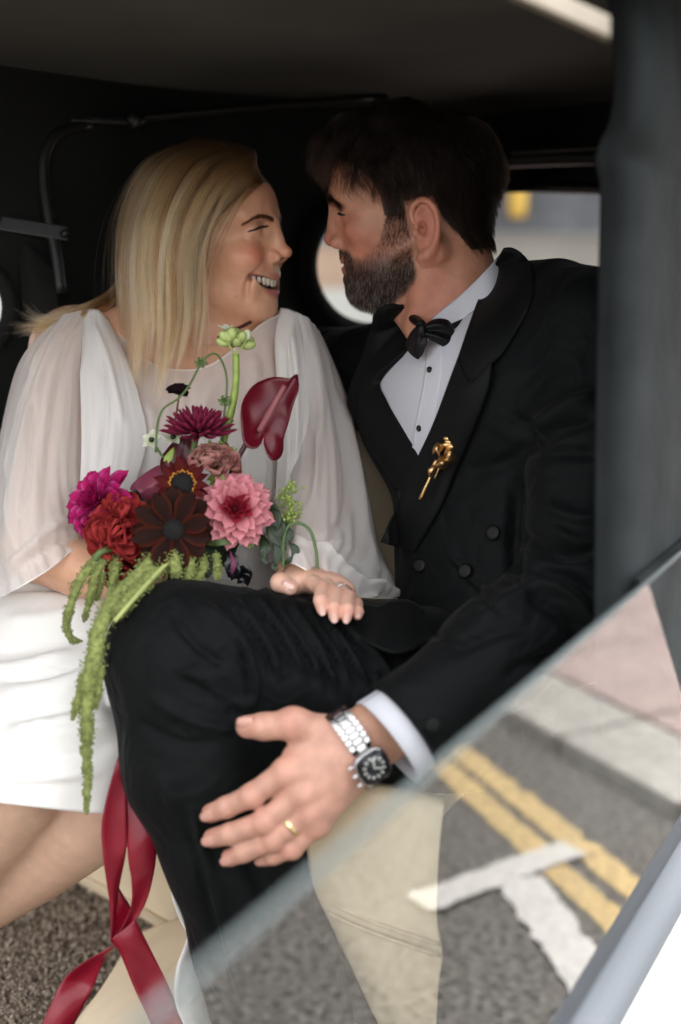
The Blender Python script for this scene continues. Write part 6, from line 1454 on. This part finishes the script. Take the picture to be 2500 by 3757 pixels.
# foliage
def leaf(pts, w, m, name='leaf', cupd=.15):
    w = w * .62; P = ats(catmull(pts, 12)); T = np.gradient(P, axis=0); T /= np.linalg.norm(T, axis=1, keepdims=True); S_ = np.cross(T, -AX_F); S_ /= np.linalg.norm(S_, axis=1, keepdims=True); t = np.linspace(0, 1, 12)
    ww = w * np.sin(np.pi * np.clip(t * .96 + .02, 0, 1)) ** 1.1; G = np.stack([P + S_ * (k * ww)[:, None] - AX_F * (cupd * abs(k) * ww + .15 * w * np.sin(t * 7 + k * 2))[:, None] for k in (-1, -.5, 0, .5, 1)], 1); return sheet(name, G, m, bq, .0006)
for pts, w in (([(975, 1850, 1.47), (1010, 1900, 1.46), (1000, 1980, 1.46)], .012), ([(1000, 1870, 1.47), (1030, 1930, 1.46), (1020, 2000, 1.46)], .010), ([(985, 1900, 1.465), (1000, 1960, 1.455), (1030, 2010, 1.455)], .010), ([(960, 1960, 1.47), (975, 2010, 1.46), (960, 2050, 1.46)], .010), ([(1000, 1960, 1.46), (1020, 2030, 1.455), (1010, 2080, 1.455)], .008),
        ([(1060, 1990, 1.46), (1085, 2020, 1.455), (1070, 2065, 1.455)], .008), ([(1040, 2075, 1.46), (1060, 2055, 1.455), (1075, 2040, 1.455)], .004), ([(1010, 2050, 1.46), (1005, 2080, 1.455), (1025, 2085, 1.455)], .005), ([(1030, 1900, 1.47), (1060, 1960, 1.46), (1065, 1990, 1.46)], .009), ([(960, 1870, 1.475), (990, 1850, 1.47), (1030, 1880, 1.47)], .008), ([(1055, 1930, 1.468), (1040, 1980, 1.46), (1050, 2020, 1.46)], .007), ([(975, 1990, 1.465), (965, 2040, 1.46), (985, 2075, 1.46)], .006)): leaf(pts, w, M_leafd)
for pts in ([(1045, 2080, 1.46), (1040, 1990, 1.46), (1060, 1930, 1.46), (1100, 1920, 1.46), (1140, 1950, 1.46), (1160, 2020, 1.455), (1165, 2090, 1.45)], [(1040, 2080, 1.46), (1030, 2000, 1.46), (1000, 1880, 1.47), (960, 1840, 1.48)]): stem(pts, .0018, mat('vine_green', (.07, .13, .04), rough=.5), n=40)
leaf([(1165, 2070, 1.45), (1162, 2095, 1.45), (1156, 2110, 1.45)], .0022, M_leafd); leaf([(1165, 2070, 1.45), (1170, 2095, 1.45), (1176, 2110, 1.45)], .0022, M_leafd)
for (u, v, d) in ((825, 1470, 1.48), (738, 1330, 1.465)):
    for a in np.linspace(0, 5.2, 6): leaf([(u, v, d), (u + 16 * math.cos(a), v + 14 * math.sin(a), d - .004), (u + 26 * math.cos(a + .4), v + 20 * math.sin(a + .4), d - .002)], .0032, M_green)
for pts, w, m in (([(760, 1760, 1.46), (800, 1750, 1.452), (830, 1790, 1.45)], .010, M_green2), ([(770, 1790, 1.465), (800, 1800, 1.455), (830, 1780, 1.455)], .008, M_green), ([(640, 1640, 1.49), (620, 1680, 1.485), (600, 1700, 1.485)], .008, M_green2), ([(760, 2000, 1.45), (800, 1985, 1.44), (845, 1995, 1.44)], .009, M_green), ([(420, 1850, 1.49), (480, 1880, 1.48), (500, 1900, 1.48)], .013, M_leafd), ([(730, 1830, 1.47), (760, 1850, 1.465), (780, 1900, 1.46)], .013, M_leafd), ([(740, 2000, 1.46), (780, 2050, 1.455), (760, 2120, 1.455)], .016, M_leafd),
        ([(640, 1860, 1.47), (560, 1890, 1.47), (520, 1950, 1.475)], .016, M_leafd)): leaf(pts, w, m)
# airy sprigs: pinhead flowers on threads
M_sprig = mat('sprig_green', (.26, .34, .08), rough=.6)
def sprig(u, v, d, r, n, su, sv):
    mb = MB()
    for i in range(n):
        p = at(u + rf.normal(0, r), v + rf.normal(0, r * .8), d + rf.normal(0, .006)); V, F = ell_vf(p, (.0012 + .0012 * rf.random(),) * 3, None, 6, 4); mb.add(V, F); V, F = tube_mesh([p, at(su, sv, d + .004)], .00028, 4, cap=False); mb.add(V, F)
    return mb.build('sprig', M_sprig, bq)
for a in ((840, 1660, 1.475, 20, 34, 825, 1700), (810, 1640, 1.478, 16, 24, 815, 1690), (1062, 1790, 1.47, 16, 24, 1010, 1840), (1080, 1860, 1.468, 22, 34, 1040, 1900), (1055, 1825, 1.47, 14, 18, 1020, 1870), (925, 1995, 1.46, 12, 14, 900, 1960), (1070, 1905, 1.466, 16, 20, 1045, 1920)): sprig(*a)
for pts, w in (([(830, 2020, 1.455), (850, 2060, 1.448), (840, 2120, 1.45)], .014), ([(835, 2060, 1.452), (860, 2090, 1.446), (850, 2130, 1.45)], .012), ([(860, 2120, 1.47), (895, 2105, 1.462), (915, 2140, 1.465)], .016), ([(870, 2140, 1.47), (900, 2120, 1.46), (910, 2150, 1.465)], .010)): leaf(pts, w, M_black, 'black_leaf', .5)
leaf([(845, 2020, 1.45), (858, 2070, 1.444), (850, 2110, 1.446)], .005, mat('purple_petal', (.12, .01, .06), rough=.5), 'purple_leaf')
# hidden core so that no gap shows the dress through the bunch
V, F = ell_vf(at(620, 1960, 1.520), (.085, .030, .060), None, 20, 12); mesh_obj('foliage_core', V, F, M_leafd, bq)
# ribbons
M_rib = mat('crimson_satin', (.20, .001, .014), rough=.36, spec=.5, var=.06, vscale=40); M_rib.node_tree.nodes['Principled BSDF'].inputs['Anisotropic'].default_value = .5
rz = lambda x, y: (x / 1.2544, 2600 + y / 1.2544)
def ribbon(left, right, d, n=50, wav=.004):
    A = catmull([rz(*p) for p in left], n); B = catmull([rz(*p) for p in right], n); D = np.interp(np.linspace(0, 1, n), np.linspace(0, 1, len(d)), d); G = np.zeros((n, 9, 3))
    for i in range(n):
        for j in range(9):
            t = j / 8; q = A[i] * (1 - t) + B[i] * t; G[i, j] = at(q[0], q[1], D[i] - wav * math.sin(math.pi * t) * math.sin(i / n * 9) + .006 * t)
    return sheet('ribbon', G, M_rib, bq, .0006)
ribbon([(580, 60), (560, 170), (520, 300), (470, 520), (478, 700), (505, 900), (512, 1075)], [(640, 60), (615, 170), (585, 300), (582, 500), (582, 650), (548, 830), (520, 1080)], [1.425, 1.41, 1.405, 1.405, 1.41, 1.43, 1.44])
ribbon([(590, 60), (584, 260), (580, 450), (590, 680), (606, 800), (600, 920), (525, 1085)], [(660, 60), (640, 260), (705, 430), (724, 560), (712, 740), (660, 920), (535, 1100)], [1.44, 1.425, 1.415, 1.415, 1.42, 1.43, 1.435], wav=-.004)
ribbon([(545, 820), (525, 920), (508, 1050), (525, 1090)], [(552, 830), (605, 930), (585, 1030), (535, 1085)], [1.445, 1.447, 1.447, 1.44])
ribbon([(515, 1060), (555, 1130), (620, 1290), (690, 1440), (760, 1600)], [(625, 970), (680, 1080), (740, 1200), (800, 1330), (900, 1580)], [1.43, 1.435, 1.44, 1.44, 1.44])
ribbon([(560, 1060), (500, 1102), (400, 1160), (300, 1240), (230, 1370), (150, 1560)], [(560, 1075), (525, 1105), (470, 1180), (430, 1280), (380, 1380), (280, 1560)], [1.44, 1.45, 1.46, 1.47, 1.47, 1.47], wav=.008)
